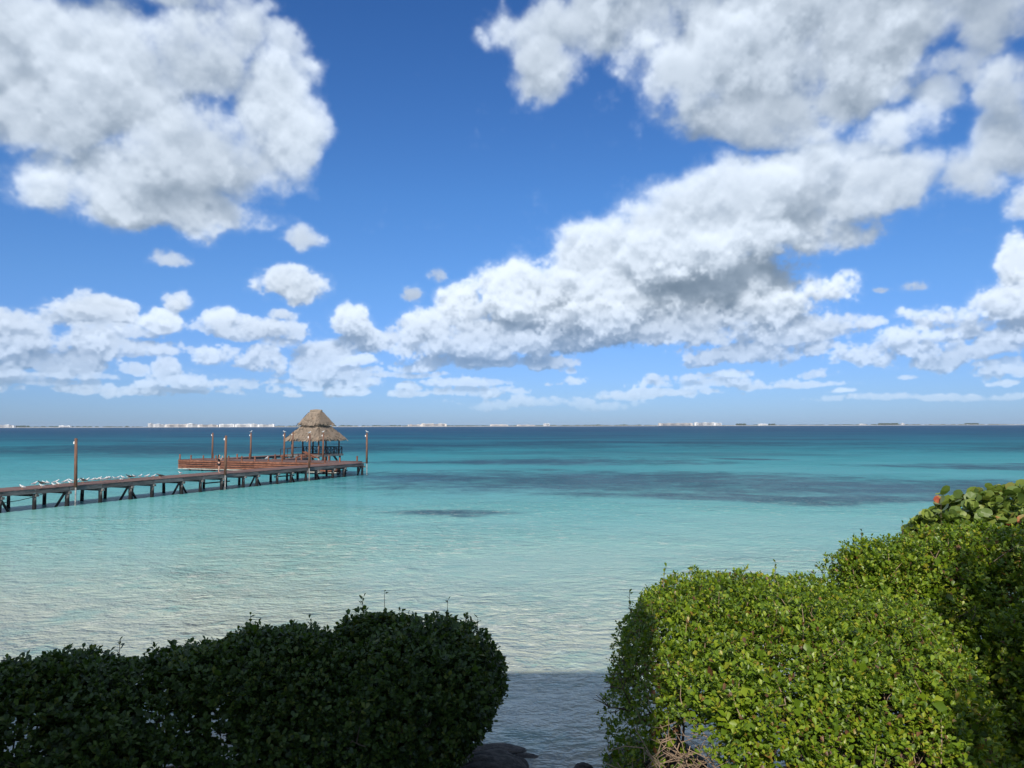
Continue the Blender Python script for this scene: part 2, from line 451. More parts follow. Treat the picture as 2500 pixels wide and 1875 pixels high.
# ------------------------------------------------------------------ mesh helpers
class MB:
    """Collects simple solids and links them as one mesh object."""
    def __init__(self):
        self.v, self.f = [], []

    def add(self, vs, fs):
        b = len(self.v)
        self.v += [tuple(p) for p in vs]
        self.f += [tuple(b + i for i in f) for f in fs]
        return self

    def box(self, c, s, rz=0.0):
        hx, hy, hz = s[0] / 2, s[1] / 2, s[2] / 2
        cr, sr = math.cos(rz), math.sin(rz)
        vs = []
        for z in (-hz, hz):
            for x, y in ((-hx, -hy), (hx, -hy), (hx, hy), (-hx, hy)):
                vs.append((c[0] + x * cr - y * sr, c[1] + x * sr + y * cr, c[2] + z))
        return self.add(vs, [(3, 2, 1, 0), (4, 5, 6, 7), (0, 1, 5, 4), (1, 2, 6, 5), (2, 3, 7, 6), (3, 0, 4, 7)])

    def bar(self, p0, p1, w, h, up=(0, 0, 1)):
        p0, p1 = Vector(p0), Vector(p1)
        d = (p1 - p0).normalized()
        side = d.cross(Vector(up))
        if side.length < 1e-4:
            side = d.cross(Vector((1, 0, 0)))
        side.normalize()
        u = side.cross(d)
        vs = []
        for p in (p0, p1):
            for a, b in ((-1, -1), (1, -1), (1, 1), (-1, 1)):
                vs.append(p + side * (a * w / 2) + u * (b * h / 2))
        return self.add(vs, [(3, 2, 1, 0), (4, 5, 6, 7), (0, 1, 5, 4), (1, 2, 6, 5), (2, 3, 7, 6), (3, 0, 4, 7)])

    def tube(self, pts, radii, n=8, cap=True):
        pts = [Vector(p) for p in pts]
        if not hasattr(radii, '__len__'):
            radii = [radii] * len(pts)
        vs, fs = [], []
        ref = None
        for k, p in enumerate(pts):
            d = (pts[min(k + 1, len(pts) - 1)] - pts[max(k - 1, 0)]).normalized()
            if ref is None:
                ref = d.cross(Vector((0.3, 0.8, 0.52)))
                if ref.length < 1e-3:
                    ref = d.cross(Vector((1, 0, 0)))
            a = (ref - d * ref.dot(d)).normalized()
            b = d.cross(a)
            ref = a
            for j in range(n):
                t = 2 * math.pi * j / n
                vs.append(p + (a * math.cos(t) + b * math.sin(t)) * radii[k])
        for k in range(len(pts) - 1):
            for j in range(n):
                fs.append((k * n + j, k * n + (j + 1) % n, (k + 1) * n + (j + 1) % n, (k + 1) * n + j))
        if cap:
            fs.append(tuple(range(n - 1, -1, -1)))
            fs.append(tuple((len(pts) - 1) * n + j for j in range(n)))
        return self.add(vs, fs)

    def build(self, name, mat, parent=None, smooth=False):
        me = bpy.data.meshes.new(name)
        me.from_pydata(self.v, [], self.f)
        if smooth:
            me.polygons.foreach_set('use_smooth', [True] * len(me.polygons))
        return link(name, me, mat, parent)


def link(name, me, mat, parent=None):
    if mat is not None and len(me.materials) == 0:
        me.materials.append(mat)
    o = bpy.data.objects.new(name, me)
    COL.objects.link(o)
    if parent is not None:
        o.parent = parent
    return o


def empty(name, loc=(0, 0, 0), rz=0.0):
    o = bpy.data.objects.new(name, None)
    o.empty_display_size = 0.2
    COL.objects.link(o)
    o.location = loc
    o.rotation_euler = (0, 0, rz)
    return o


def mesh_from_arrays(name, V, F):
    """V (n,3) float, F (m,3) int triangles."""
    me = bpy.data.meshes.new(name)
    me.vertices.add(len(V))
    me.vertices.foreach_set('co', np.ascontiguousarray(V, dtype=np.float32).ravel())
    m = len(F)
    me.loops.add(m * 3)
    me.loops.foreach_set('vertex_index', np.ascontiguousarray(F, dtype=np.int32).ravel())
    me.polygons.add(m)
    me.polygons.foreach_set('loop_start', np.arange(0, m * 3, 3, dtype=np.int32))
    me.update(calc_edges=True)
    return me


def principled(nt, color, rough=0.7, spec=0.3, normal=None, metal=0.0):
    b = nt.new('ShaderNodeBsdfPrincipled')
    nt.put(b.inputs['Base Color'], (*color, 1.0) if isinstance(color, tuple) else color)
    nt.put(b.inputs['Roughness'], rough)
    b.inputs['Specular IOR Level'].default_value = spec
    b.inputs['Metallic'].default_value = metal
    if normal is not None:
        nt.put(b.inputs['Normal'], normal)
    return b.outputs[0]


def bumped(nt, height, strength=0.5, dist=0.02):
    b = nt.new('ShaderNodeBump')
    b.inputs['Strength'].default_value = strength
    b.inputs['Distance'].default_value = dist
    nt.put(b.inputs['Height'], height)
    return b.outputs[0]


def mottled(name, c0, c1, scale=3.0, rough=0.85, detail=6, bump=0.4, dist=0.03, stretch=(1, 1, 1), spec=0.2, obj_vary=0.0):
    m, nt = new_mat(name)
    tco = nt.new('ShaderNodeTexCoord')
    v = nt.vec('MULTIPLY', tco.outputs['Object'], stretch)
    n = nt.noise(v, scale, detail, 0.62)
    col = nt.mix(nt.smooth(n, 0.32, 0.68), c0, c1)
    if obj_vary:
        oi = nt.new('ShaderNodeObjectInfo')
        col = nt.mix(nt.math('MULTIPLY', oi.outputs['Random'], obj_vary), col, tuple(x * 0.45 for x in c0))
    finish(nt, principled(nt, col, rough, spec, bumped(nt, n, bump, dist)))
    return m


# ------------------------------------------------------------------ shore ground, rocks
def shore_y(x):
    return 12.6 - 1.7 * np.exp(-((x - 0.75) / 1.15) ** 2) + 0.25 * np.sin(x * 1.3) + 0.6 * np.clip((x - 4) / 6, 0, 1) * 3


def ground_z(x, y):
    d = shore_y(x) - y
    return np.clip(0.42 * d, -0.9, 0.9) + 0.10 * np.sin(x * 1.7 + 0.4) * np.cos(y * 1.3) * np.clip(d, 0, 1) + np.clip(0.16 * (d - 3), 0, 0.5)


soil = mottled('soil_and_leaf_litter', (0.10, 0.055, 0.035), (0.20, 0.13, 0.085), 5.0, 0.95, 8, 0.8, 0.05)
gx = np.linspace(-26, 26, 130)
gy = np.linspace(-26, 21, 118)
GX, GY = np.meshgrid(gx, gy)
GZ = ground_z(GX, GY)
me = bpy.data.meshes.new('ground')
nx_ = len(gx)
me.from_pydata(np.stack([GX, GY, GZ], -1).reshape(-1, 3).tolist(), [],
               [(j * nx_ + i, j * nx_ + i + 1, (j + 1) * nx_ + i + 1, (j + 1) * nx_ + i) for j in range(len(gy) - 1) for i in range(nx_ - 1)])
me.polygons.foreach_set('use_smooth', [True] * len(me.polygons))
ground = link('ground', me, soil)
tag(ground, 'reddish soil with leaf litter along the shore', 'ground', kind='structure')

rock_mat = mottled('dark_limestone', (0.035, 0.034, 0.032), (0.11, 0.10, 0.09), 6.0, 0.9, 8, 1.0, 0.06)


def waves3(seed, n=14, f0=1.0, f1=7.0):
    r = np.random.default_rng(seed)
    k = r.normal(size=(n, 3))
    k /= np.linalg.norm(k, axis=1)[:, None]
    f = f0 * (f1 / f0) ** r.random(n)
    ph = r.random(n) * 6.28
    def fn(p):
        return (np.sin(p @ (k * f[:, None]).T + ph) / f ** 0.7).sum(1) / math.sqrt(n)
    return fn


def rock(c, r, seed, label, rough=0.34):
    bm = bmesh.new()
    bmesh.ops.create_icosphere(bm, subdivisions=5, radius=1.0)
    P = np.array([v.co[:] for v in bm.verts])
    w = waves3(seed, 16, 1.6, 5.0)(P)
    w2 = waves3(seed + 50, 22, 6.0, 17.0)(P)
    P = P * (1 + rough * w + 0.95 * rough * np.abs(w2))[:, None]
    P[:, 2] = np.sign(P[:, 2]) * np.abs(P[:, 2]) ** 0.8
    P = P * np.array(r) * 0.9
    for v, p in zip(bm.verts, P):
        v.co = p
    me = bpy.data.meshes.new('shore_rock')
    bm.to_mesh(me)
    bm.free()
    o = link('shore_rock', me, rock_mat)
    o.location = c
    tag(o, label, 'rock', 'rocks at the water edge')
    return o


rock((-0.62, 11.45, 0.12), (1.0, 0.8, 0.55), 1, 'broad dark rock at the bottom of the gap, beside the end of the shaded hedge')
rock((1.02, 11.92, -0.02), (0.26, 0.22, 0.34), 4, 'small pointed dark rock standing alone in the shaded shallows')
rock((-0.25, 13.15, -0.03), (0.55, 0.20, 0.11), 7, 'low flat dark rock awash in the shaded water')
rock((0.22, 12.95, -0.05), (0.22, 0.10, 0.08), 8, 'tiny dark rock just breaking the surface beside the flat one')
rock((-1.75, 13.0, 0.05), (0.95, 0.7, 0.42), 9, 'dark rock under the trunk at the end of the shaded hedge')
rock((2.35, 12.75, -0.02), (0.85, 0.6, 0.36), 12, 'dark rock at the water line under the rounded green bush')


# ------------------------------------------------------------------ bushes
LEAF_V = np.array([(0, 0, 0), (0.34, 0.19, 0.03), (0.70, 0.30, 0.05), (1.0, 0.0, -0.06), (0.70, -0.30, 0.05), (0.34, -0.19, 0.03), (0.55, 0.0, -0.025)], np.float32)
LEAF_F = np.array([(6, 0, 5), (6, 5, 4), (6, 4, 3), (6, 3, 2), (6, 2, 1), (6, 1, 0)], np.int32)
INNER_V = np.array([(0, 0, 0), (0.6, 0.34, 0.05), (1.0, 0.0, -0.08), (0.6, -0.34, 0.05)], np.float32)
INNER_F = np.array([(0, 2, 1), (0, 3, 2)], np.int32)
a_ = np.linspace(0, 2 * math.pi, 9)[:-1]
ROUND_V = np.concatenate([np.stack([0.5 - 0.5 * np.cos(a_) * (1 + 0.08 * np.cos(3 * a_)), 0.56 * np.sin(a_), 0.05 * np.cos(2 * a_)], -1), [(0.42, 0, -0.05)]]).astype(np.float32)
ROUND_F = np.array([(8, (i + 1) % 8, i) for i in range(8)], np.int32)


def leaf_mat(name, cols, gloss=0.42, trans=0.28):
    m, nt = new_mat(name)
    g = nt.new('ShaderNodeNewGeometry')
    oi = nt.new('ShaderNodeObjectInfo')
    r = nt.math('FRACT', nt.math('ADD', g.outputs['Random Per Island'], nt.math('MULTIPLY', oi.outputs['Random'], 7.31)))
    big = nt.noise(g.outputs['Position'], 1.3, 3, 0.6)
    r2 = nt.math('MULTIPLY_ADD', nt.math('SUBTRACT', big, 0.5), 0.55, r)
    col = nt.ramp(r2, cols)
    pr = principled(nt, col, gloss, 0.4)
    tr = nt.new('ShaderNodeBsdfTranslucent')
    nt.put(tr.inputs['Color'], nt.mix(1.0, col, (1.25, 1.35, 0.45), 'MULTIPLY'))
    mx = nt.new('ShaderNodeMixShader')
    mx.inputs[0].default_value = trans
    nt.put(mx.inputs[1], pr)
    nt.put(mx.inputs[2], tr.outputs[0])
    finish(nt, mx.outputs[0])
    return m


def undercut(p, rng):                                          # the water end of the hedge draws in towards its foot
    return (p[:, 2] < 1.65) & (p[:, 0] > -0.12 - (1.65 - p[:, 2]) * 1.25 + rng.normal(0, 0.06, len(p)))


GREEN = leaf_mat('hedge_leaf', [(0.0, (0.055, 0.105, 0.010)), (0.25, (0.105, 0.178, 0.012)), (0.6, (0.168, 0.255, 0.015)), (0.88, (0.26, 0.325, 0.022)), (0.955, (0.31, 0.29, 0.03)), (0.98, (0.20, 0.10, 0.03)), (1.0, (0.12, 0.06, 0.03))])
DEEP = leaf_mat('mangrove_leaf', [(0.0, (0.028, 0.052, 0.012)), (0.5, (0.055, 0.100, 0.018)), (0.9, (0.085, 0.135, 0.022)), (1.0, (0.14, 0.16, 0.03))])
GRAPE = leaf_mat('sea_grape_leaf', [(0.0, (0.075, 0.125, 0.024)), (0.5, (0.15, 0.215, 0.036)), (0.86, (0.22, 0.27, 0.050)), (0.965, (0.22, 0.21, 0.06)), (0.99, (0.42, 0.14, 0.05)), (1.0, (0.30, 0.06, 0.03))], 0.45, 0.22)
BARK = mottled('bush_bark', (0.075, 0.052, 0.038), (0.17, 0.125, 0.095), 14.0, 0.9, 5, 0.6, 0.01)
TWIG = mottled('dry_twig', (0.20, 0.14, 0.09), (0.36, 0.26, 0.18), 12.0, 0.9, 4, 0.3, 0.005)


def unit(a):
    return a / np.maximum(np.linalg.norm(a, axis=-1, keepdims=True), 1e-9)


def leaf_frames(P, A, per, size, rng, tilt=(0.55, 1.25), spread=0.012):
    """Rosettes of leaves: per leaf an origin, long axis, side, face normal and size."""
    n = len(P)
    A = unit(A)
    ref = np.where(np.abs(A[:, 2:3]) < 0.9, np.array([[0, 0, 1.0]]), np.array([[1.0, 0, 0]]))
    U = unit(np.cross(A, ref))
    Vv = np.cross(A, U)
    k = np.arange(per)
    phi = (k * 2.399)[None, :] + rng.random((n, 1)) * 6.28 + rng.normal(0, 0.25, (n, per))
    t = tilt[0] + (tilt[1] - tilt[0]) * (k / max(per - 1, 1))[None, :] + rng.normal(0, 0.18, (n, per))
    rad = np.cos(phi)[..., None] * U[:, None] + np.sin(phi)[..., None] * Vv[:, None]
    D = np.cos(t)[..., None] * A[:, None] + np.sin(t)[..., None] * rad
    side = unit(np.cross(A[:, None], D))
    nor = np.cross(D, side)
    O = P[:, None] - A[:, None] * (k / per * 0.05)[None, :, None] + rng.normal(0, spread, (n, per, 3))
    S = size * (0.55 + 0.8 * rng.random((n, per))) * (0.8 + 0.4 * rng.random((n, 1)))
    fl = lambda a: a.reshape(-1, a.shape[-1])
    return fl(O), fl(D), fl(side), fl(nor), S.reshape(-1)


def leaves_mesh(name, fr, TV, TF):
    O, D, Sd, Nn, S = fr
    V = O[:, None] + S[:, None, None] * (TV[None, :, 0:1] * D[:, None] + TV[None, :, 1:2] * Sd[:, None] + TV[None, :, 2:3] * Nn[:, None])
    F = TF[None] + (np.arange(len(O)) * len(TV))[:, None, None]
    return mesh_from_arrays(name, V.reshape(-1, 3), F.reshape(-1, 3))


SPRIG_GAIN, INNER_GAIN = 1.3, 2.0


def bush(name, label, cat, blobs, sprigs, leaf, mat, seed, per=8, TV=LEAF_V, TF=LEAF_F, group='bushes along the shore', stems=7, shoots=(), bare=None, depth=0.42, singles=300, lump=0.10, twigs=0):
    """blobs: (cx, cy, a, b, z0, ztop, power). Leaves cover the outer skin of their union and thin out inwards."""
    rng = np.random.default_rng(seed)
    root = empty(name, (blobs[0][0], blobs[0][1], float(ground_z(np.array(blobs[0][0]), np.array(blobs[0][1])))))
    tag(root, label, cat, group)
    inv = Matrix.Translation(-root.location)
    lumpf = waves3(seed + 3, 26, 2.0, 6.0)
    lumpg = waves3(seed + 4, 40, 7.0, 20.0)
    pocket = waves3(seed + 5, 40, 5.0, 12.0)

    def inside(p, b, grow=1.0):
        cx, cy, ax, ay, z0, zt, pw_ = b
        q = np.abs((p[:, 0] - cx) / (ax * grow)) ** pw_ + np.abs((p[:, 1] - cy) / (ay * grow)) ** pw_ + np.abs((p[:, 2] - z0) / ((zt - z0) * grow)) ** pw_
        return q

    def skin(count, d0, d1, pw_d):
      Ps, Ns = [], []
      area = [b[2] * b[3] + (b[2] + b[3]) * (b[5] - b[4]) for b in blobs]
      for b, w in zip(blobs, area):
          cx, cy, ax, ay, z0, zt, pw_ = b
          h = zt - z0
          n = int(count * 1.9 * w / sum(area))
          d = unit(rng.normal(size=(n, 3)))
          d[:, 2] = np.abs(d[:, 2]) - (0.32 if z0 < 1.1 else 0.95) * rng.random(n)
          d = unit(d * np.array([ax, ay, h]))
          r = (np.abs(d[:, 0] / ax) ** pw_ + np.abs(d[:, 1] / ay) ** pw_ + np.abs(d[:, 2] / h) ** pw_) ** (-1 / pw_)
          p = d * r[:, None]
          nrm = unit(np.sign(p) * np.stack([np.abs(p[:, 0] / ax) ** (pw_ - 1) / ax, np.abs(p[:, 1] / ay) ** (pw_ - 1) / ay, np.abs(p[:, 2] / h) ** (pw_ - 1) / h], -1))
          p = p + np.array([cx, cy, z0])
          p = p + nrm * (lump * 1.45 * lumpf(p) + lump * 0.9 * lumpg(p) + 0.05 * np.minimum(rng.exponential(1.0, n), 1.8) * (rng.random(n) < 0.25))[:, None]
          p = p - nrm * (d0 + (d1 - d0) * rng.random(n) ** pw_d)[:, None]
          keep = np.ones(n, bool)
          for b2 in blobs:
              if b2 is not b:
                  keep &= inside(p, b2, 0.93) > 1.0
          tocam = unit(np.array([0, 0, EYE]) - p)
          away = (nrm * tocam).sum(1) < -0.45
          keep &= ~(away & (rng.random(n) < 0.72))
          keep &= p[:, 2] > ground_z(p[:, 0], p[:, 1]) + 0.12
          if d0 == 0.0:                                         # pockets where one looks into the dark inside
              keep &= ~((pocket(p) > 0.45) & (rng.random(n) < 0.85))
          if bare is not None:
              keep &= ~bare(p, rng)
          Ps.append(p[keep])
          Ns.append(nrm[keep])
      return np.concatenate(Ps), np.concatenate(Ns)

    P, Nn = skin(sprigs * SPRIG_GAIN, 0.0, depth, 2.2)
    Pi, Ni = skin(sprigs * INNER_GAIN, 0.16, depth + 0.28, 1.0)
    A = Nn * 0.75 + np.array([0, 0, 0.75]) + rng.normal(0, 0.33, P.shape)
    fr = leaf_frames(P, A, per, leaf, rng)
    # shoots that stand out above the skin: (x, y, z foot, length, leaves)
    shoot_mbs = []
    off = np.array(root.location)
    for (sx, sy, sz, ln, nl) in shoots:
        lean = rng.normal(0, 0.12, 2)
        top = np.array([sx + lean[0] * ln, sy + lean[1] * ln, sz + ln])
        foot = np.array([sx, sy, sz - 0.25])
        shoot_mbs.append(MB())
        shoot_mbs[-1].tube([foot - off, (foot + top) / 2 + rng.normal(0, 0.01, 3) - off, top - off], [0.006, 0.005, 0.003], 5)
        t = np.linspace(1.0, 0.35, nl)[:, None]
        f2 = leaf_frames(foot + (top - foot) * t, np.tile([[0, 0, 1.0]], (nl, 1)), 2, leaf * 1.1, rng)
        fr = tuple(np.concatenate([x, y]) for x, y in zip(fr, f2))
    # the leaves that show largest are objects of their own
    tocam = np.array([0, 0, EYE]) - fr[0]
    dist = np.linalg.norm(tocam, axis=1)
    face = np.abs((fr[3] * tocam).sum(1)) / dist
    az_ = np.degrees(np.arctan2(fr[0][:, 0], fr[0][:, 1]))
    el_ = np.degrees(np.arctan2(fr[0][:, 2] - EYE, np.hypot(fr[0][:, 0], fr[0][:, 1])))
    show = fr[4] * (0.35 + face) / dist * ((np.abs(az_) < 33) & (el_ > -22.5)) * rng.uniform(0.75, 1.0, len(dist))
    order = np.argsort(-show)
    one = order[:singles]
    rest = order[singles:]
    loc = (fr[0] - off, *fr[1:])
    foliage = link('foliage', leaves_mesh('foliage', tuple(x[rest] for x in loc), TV, TF), mat, root)
    foliage['kind'] = 'stuff'
    fi = leaf_frames(Pi, Ni * 0.7 + np.array([0, 0, 0.5]) + rng.normal(0, 0.5, Pi.shape), 6, leaf * (1.75 if leaf < 0.1 else 1.1), rng, spread=0.03)
    inner = link('inner_foliage', leaves_mesh('inner_foliage', (fi[0] - off, *fi[1:]), INNER_V, INNER_F), mat, root)
    inner['kind'] = 'stuff'
    lm = bpy.data.meshes.new('leaf')
    lm.from_pydata(TV.tolist(), [], TF.tolist())
    lm.materials.append(mat)
    for i in one:
        M3 = Matrix(np.stack([fr[1][i], fr[2][i], fr[3][i]], 1).tolist()).to_4x4()
        o = bpy.data.objects.new('leaf', lm)
        COL.objects.link(o)
        o.parent = root
        o.matrix_basis = Matrix.Translation(Vector((loc[0][i]).tolist())) @ M3 @ Matrix.Diagonal((*[float(fr[4][i])] * 3, 1))
    # thin twigs that show between the leaves
    if twigs:
        tm = MB()
        for i in rng.choice(len(P), twigs, replace=False):
            d_ = unit(Nn[i] * 0.5 + np.array([0, 0, 0.8]) + rng.normal(0, 0.5, 3))
            e_ = P[i] - off + d_ * rng.uniform(-0.02, 0.05)
            ln = rng.uniform(0.18, 0.45)
            tm.tube([e_ - d_ * ln, e_ - d_ * ln * 0.5 + rng.normal(0, 0.02, 3), e_], [0.006, 0.005, 0.0025], 4)
        t_ = tm.build('twigs', TWIG, root)
        t_['kind'] = 'stuff'
    # woody stems inside
    for k in range(stems):
        b = blobs[k % len(blobs)]
        cx, cy, ax, ay, z0, zt, pw_ = b
        fx, fy = cx + rng.uniform(-0.38, 0.38) * ax, cy + rng.uniform(-0.4, 0.2) * ay
        fz = float(ground_z(np.array(fx), np.array(fy)))
        mb = MB()
        def grow(p, d, ln, r, lev):
            q = p + d * ln * 0.5 + rng.normal(0, 0.05, 3) * ln
            e = q + unit(d + rng.normal(0, 0.22, 3)) * ln * 0.5
            mb.tube([p - off, q - off, e - off], [r, r * 0.82, r * 0.62], 6)
            if lev > 0:
                for _ in range(3):
                    nd = unit(d * 0.7 + rng.normal(0, 0.55, 3) + np.array([0, 0, 0.25]))
                    grow(e, nd, ln * 0.66, r * 0.55, lev - 1)
        grow(np.array([fx, fy, fz - 0.1]), unit(np.array([rng.normal(0, 0.2), rng.normal(0, 0.2), 1.0])), (zt - fz) * 0.36, rng.uniform(0.022, 0.04), 3)
        mb.build('stem', BARK, root)
    for mb in shoot_mbs:
        mb.build('shoot', BARK, root)
    return root


def thin_low(z_full, z_none, frac=0.85, xr=None):
    def f(p, rng):
        t = np.clip((z_full - p[:, 2]) / (z_full - z_none), 0, 1)
        n = 0.5 + 0.5 * np.sin(p[:, 0] * 3.1 + 1.3 * np.sin(p[:, 2] * 4.0)) * np.cos(p[:, 2] * 3.7 + p[:, 1] * 2.1)
        return rng.random(len(p)) < frac * t * (0.35 + 0.9 * n)
    return f


low_thin = thin_low(2.55, 1.2, 0.85)


def sunny_bare(p, rng):
    hollow = (((p - np.array([1.95, 8.2, 1.65])) / np.array([0.62, 0.95, 0.72])) ** 2).sum(1) < 1.0
    return hollow | low_thin(p, rng)


bush('clipped_bush', 'large rounded yellow-green bush in full sun, right of the water gap', 'bush',
     [(3.35, 9.75, 1.90, 2.9, 0.5, 3.40, 3.6), (2.45, 10.9, 1.10, 1.9, 0.4, 3.04, 2.8), (3.32, 8.5, 1.20, 1.75, 0.5, 3.14, 3.2), (4.6, 9.9, 1.1, 1.7, 0.5, 3.30, 3.0)],
     11200, 0.054, GREEN, 21, stems=11, twigs=420, bare=sunny_bare,
     shoots=[(2.20, 11.6, 2.95, 0.42, 7), (1.75, 11.3, 2.85, 0.20, 4), (2.02, 11.4, 2.9, 0.15, 3), (3.6, 10.6, 3.5, 0.12, 4)])
bush('dense_bush', 'lower green bush behind the large rounded one, reaching the right edge', 'bush',
     [(7.1, 11.7, 2.35, 1.7, 0.6, 3.92, 2.6), (9.0, 11.0, 2.0, 2.0, 0.6, 4.15, 2.5), (5.4, 11.5, 1.05, 1.2, 0.5, 3.72, 2.4)],
     6600, 0.056, GREEN, 22, stems=6, twigs=160, shoots=[(4.95, 11.9, 3.25, 0.18, 5), (5.6, 12.3, 3.6, 0.18, 5), (6.3, 12.4, 3.75, 0.15, 5)])
bush('sea_grape', 'sea grape shrub with large round leaves at the far right, above the other bushes', 'bush',
     [(10.2, 14.6, 3.0, 1.7, 1.0, 4.30, 2.5), (11.6, 14.2, 2.6, 1.8, 1.0, 4.75, 2.5), (8.0, 14.4, 0.9, 1.2, 1.0, 3.75, 2.2)],
     1700, 0.155, GRAPE, 23, per=5, TV=ROUND_V, TF=ROUND_F, stems=6, depth=0.5, shoots=[(7.95, 14.2, 3.75, 0.45, 4), (10.4, 14.5, 4.4, 0.22, 3)])
bush('shaded_bush', 'dark leafy bush at the right edge of the picture, in tree shade', 'bush',
     [(6.75, 8.1, 1.35, 1.5, 0.6, 3.35, 2.4), (7.3, 9.6, 1.6, 1.4, 0.6, 3.5, 2.4)],
     2900, 0.060, GREEN, 24, stems=7, bare=thin_low(2.6, 1.0, 0.9))
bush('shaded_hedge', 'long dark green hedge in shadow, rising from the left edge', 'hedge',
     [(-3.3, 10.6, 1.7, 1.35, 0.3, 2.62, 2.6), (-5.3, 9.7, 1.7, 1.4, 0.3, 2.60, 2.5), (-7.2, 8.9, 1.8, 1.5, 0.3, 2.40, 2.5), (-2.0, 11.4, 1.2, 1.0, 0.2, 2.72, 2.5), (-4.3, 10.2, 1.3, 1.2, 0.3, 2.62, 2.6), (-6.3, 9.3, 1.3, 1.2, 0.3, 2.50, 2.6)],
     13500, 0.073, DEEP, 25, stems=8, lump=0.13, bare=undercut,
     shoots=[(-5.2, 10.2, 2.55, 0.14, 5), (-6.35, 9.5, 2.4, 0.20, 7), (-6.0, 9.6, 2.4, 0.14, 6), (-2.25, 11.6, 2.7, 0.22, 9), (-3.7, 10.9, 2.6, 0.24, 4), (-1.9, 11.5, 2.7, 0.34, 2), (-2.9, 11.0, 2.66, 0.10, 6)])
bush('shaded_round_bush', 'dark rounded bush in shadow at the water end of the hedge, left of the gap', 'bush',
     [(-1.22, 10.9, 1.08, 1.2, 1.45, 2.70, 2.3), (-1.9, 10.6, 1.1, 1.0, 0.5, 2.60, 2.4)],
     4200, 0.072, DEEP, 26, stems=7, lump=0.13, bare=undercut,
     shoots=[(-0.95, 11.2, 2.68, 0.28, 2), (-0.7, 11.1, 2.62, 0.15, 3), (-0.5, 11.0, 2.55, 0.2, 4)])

# dry twigs at the foot of the sunlit bush
rng = np.random.default_rng(8)
tw = MB()
for k in range(170):
    p = np.array([1.86, 7.9, 1.98]) + rng.normal(0, 1, 3) * np.array([0.26, 0.28, 0.17])
    d = unit(rng.normal(0, 1, 3) * np.array([1.0, 0.8, 0.45]))
    ln = rng.uniform(0.15, 0.5)
    b = rng.normal(0, 0.06, 3)
    r = rng.uniform(0.0025, 0.007)
    tw.tube([p - d * ln / 2, p + b * ln * 2, p + d * ln / 2], [r, r * 0.9, r * 0.5], 4)
o = tw.build('dry_twigs', TWIG)
tag(o, 'tangle of bare brown twigs at the lower left foot of the sunlit bush', 'twigs', kind='stuff')


# ------------------------------------------------------------------ what stands behind the viewer and throws the shade
stucco = mottled('white_stucco', (0.62, 0.60, 0.56), (0.74, 0.72, 0.68), 2.0, 0.9, 6, 0.2, 0.01)
glass_dark = mottled('window_glass', (0.03, 0.04, 0.05), (0.05, 0.06, 0.07), 0.5, 0.08, 2, 0.0, 0.0, spec=0.6)
house = empty('beach_house', (-9.84, -3.0, 1.4))
tag(house, 'white three storey beach house behind the viewer', 'house')
TOPZ = 12.75
mb = MB()
mb.box((0, 0, (TOPZ - 1.4) / 2), (17.96, 3.0, TOPZ - 1.4))
mb.build('wall', stucco, house)
mb = MB()
mb.box((0, 0, TOPZ - 1.4 + 0.062), (18.0, 3.04, 0.12))
mb.build('roof', stucco, house)
for fl in range(3):
    for k in range(4):
        w = MB()
        w.box((-6.6 + k * 4.2, 1.53, 2.0 + fl * 3.6), (1.6, 0.06, 1.5))
        wo_ = w.build('window', glass_dark, house)
        s_ = MB()
        s_.box((-6.6 + k * 4.2, 1.58, 1.2 + fl * 3.6), (1.8, 0.16, 0.08))
        s_.build('sill', stucco, wo_)

tree = empty('shade_tree', (6.6, 2.6, float(ground_z(np.array(6.6), np.array(2.6)))))
tag(tree, 'leafy tree beside the house, right of the viewer', 'tree')
toff = np.array(tree.location)
mb = MB()
mb.tube([(0, 0, -0.2), (0.1, 0.1, 1.8), (-0.05, 0.2, 3.6), (-0.3, 0.3, 5.6)], [0.19, 0.16, 0.13, 0.06], 10)
for k in range(9):
    a = k * 2.4
    h = 2.6 + 0.38 * k
    mb.tube([(0, 0.15, h), (0.8 * math.cos(a), 0.15 + 0.8 * math.sin(a), h + 0.7), (1.5 * math.cos(a), 0.15 + 1.5 * math.sin(a), h + 1.2)], [0.07, 0.05, 0.02], 6)
mb.tube([(0, 0.1, 2.6), (-1.0, 0.1, 3.2), (-2.2, 0.1, 3.9)], [0.08, 0.06, 0.02], 6)
mb.build('trunk', BARK, tree)
P = unit(rng.normal(size=(1500, 3))) * (rng.random((1500, 1)) ** 0.45) * np.array([2.3, 1.7, 2.7])
P = P[waves3(77, 18, 0.9, 3.2)(P) > -0.55] + np.array([6.45, 2.8, 7.0])
lowb = unit(rng.normal(size=(230, 3))) * (rng.random((230, 1)) ** 0.5) * np.array([1.05, 1.0, 0.75]) + np.array([4.35, 2.7, 5.5])
P = np.concatenate([P, lowb])
fr = leaf_frames(P, unit(P - np.array([6.45, 2.8, 7.0])) + np.array([0, 0, 0.7]), 7, 0.17, rng, spread=0.05)
crown = link('crown', leaves_mesh('crown', (fr[0] - toff, *fr[1:]), LEAF_V, LEAF_F), DEEP, tree)


# ------------------------------------------------------------------ the pier: X runs out to sea along the deck, Y to its left
PIER0 = Vector((-32.58, 48.57, 0.0))
PIER_RZ = R(66.353)
PC, PS = math.cos(PIER_RZ), math.sin(PIER_RZ)


def pier_world(s, t, z=0.0):
    return Vector((PIER0.x + s * PC - t * PS, PIER0.y + s * PS + t * PC, z))


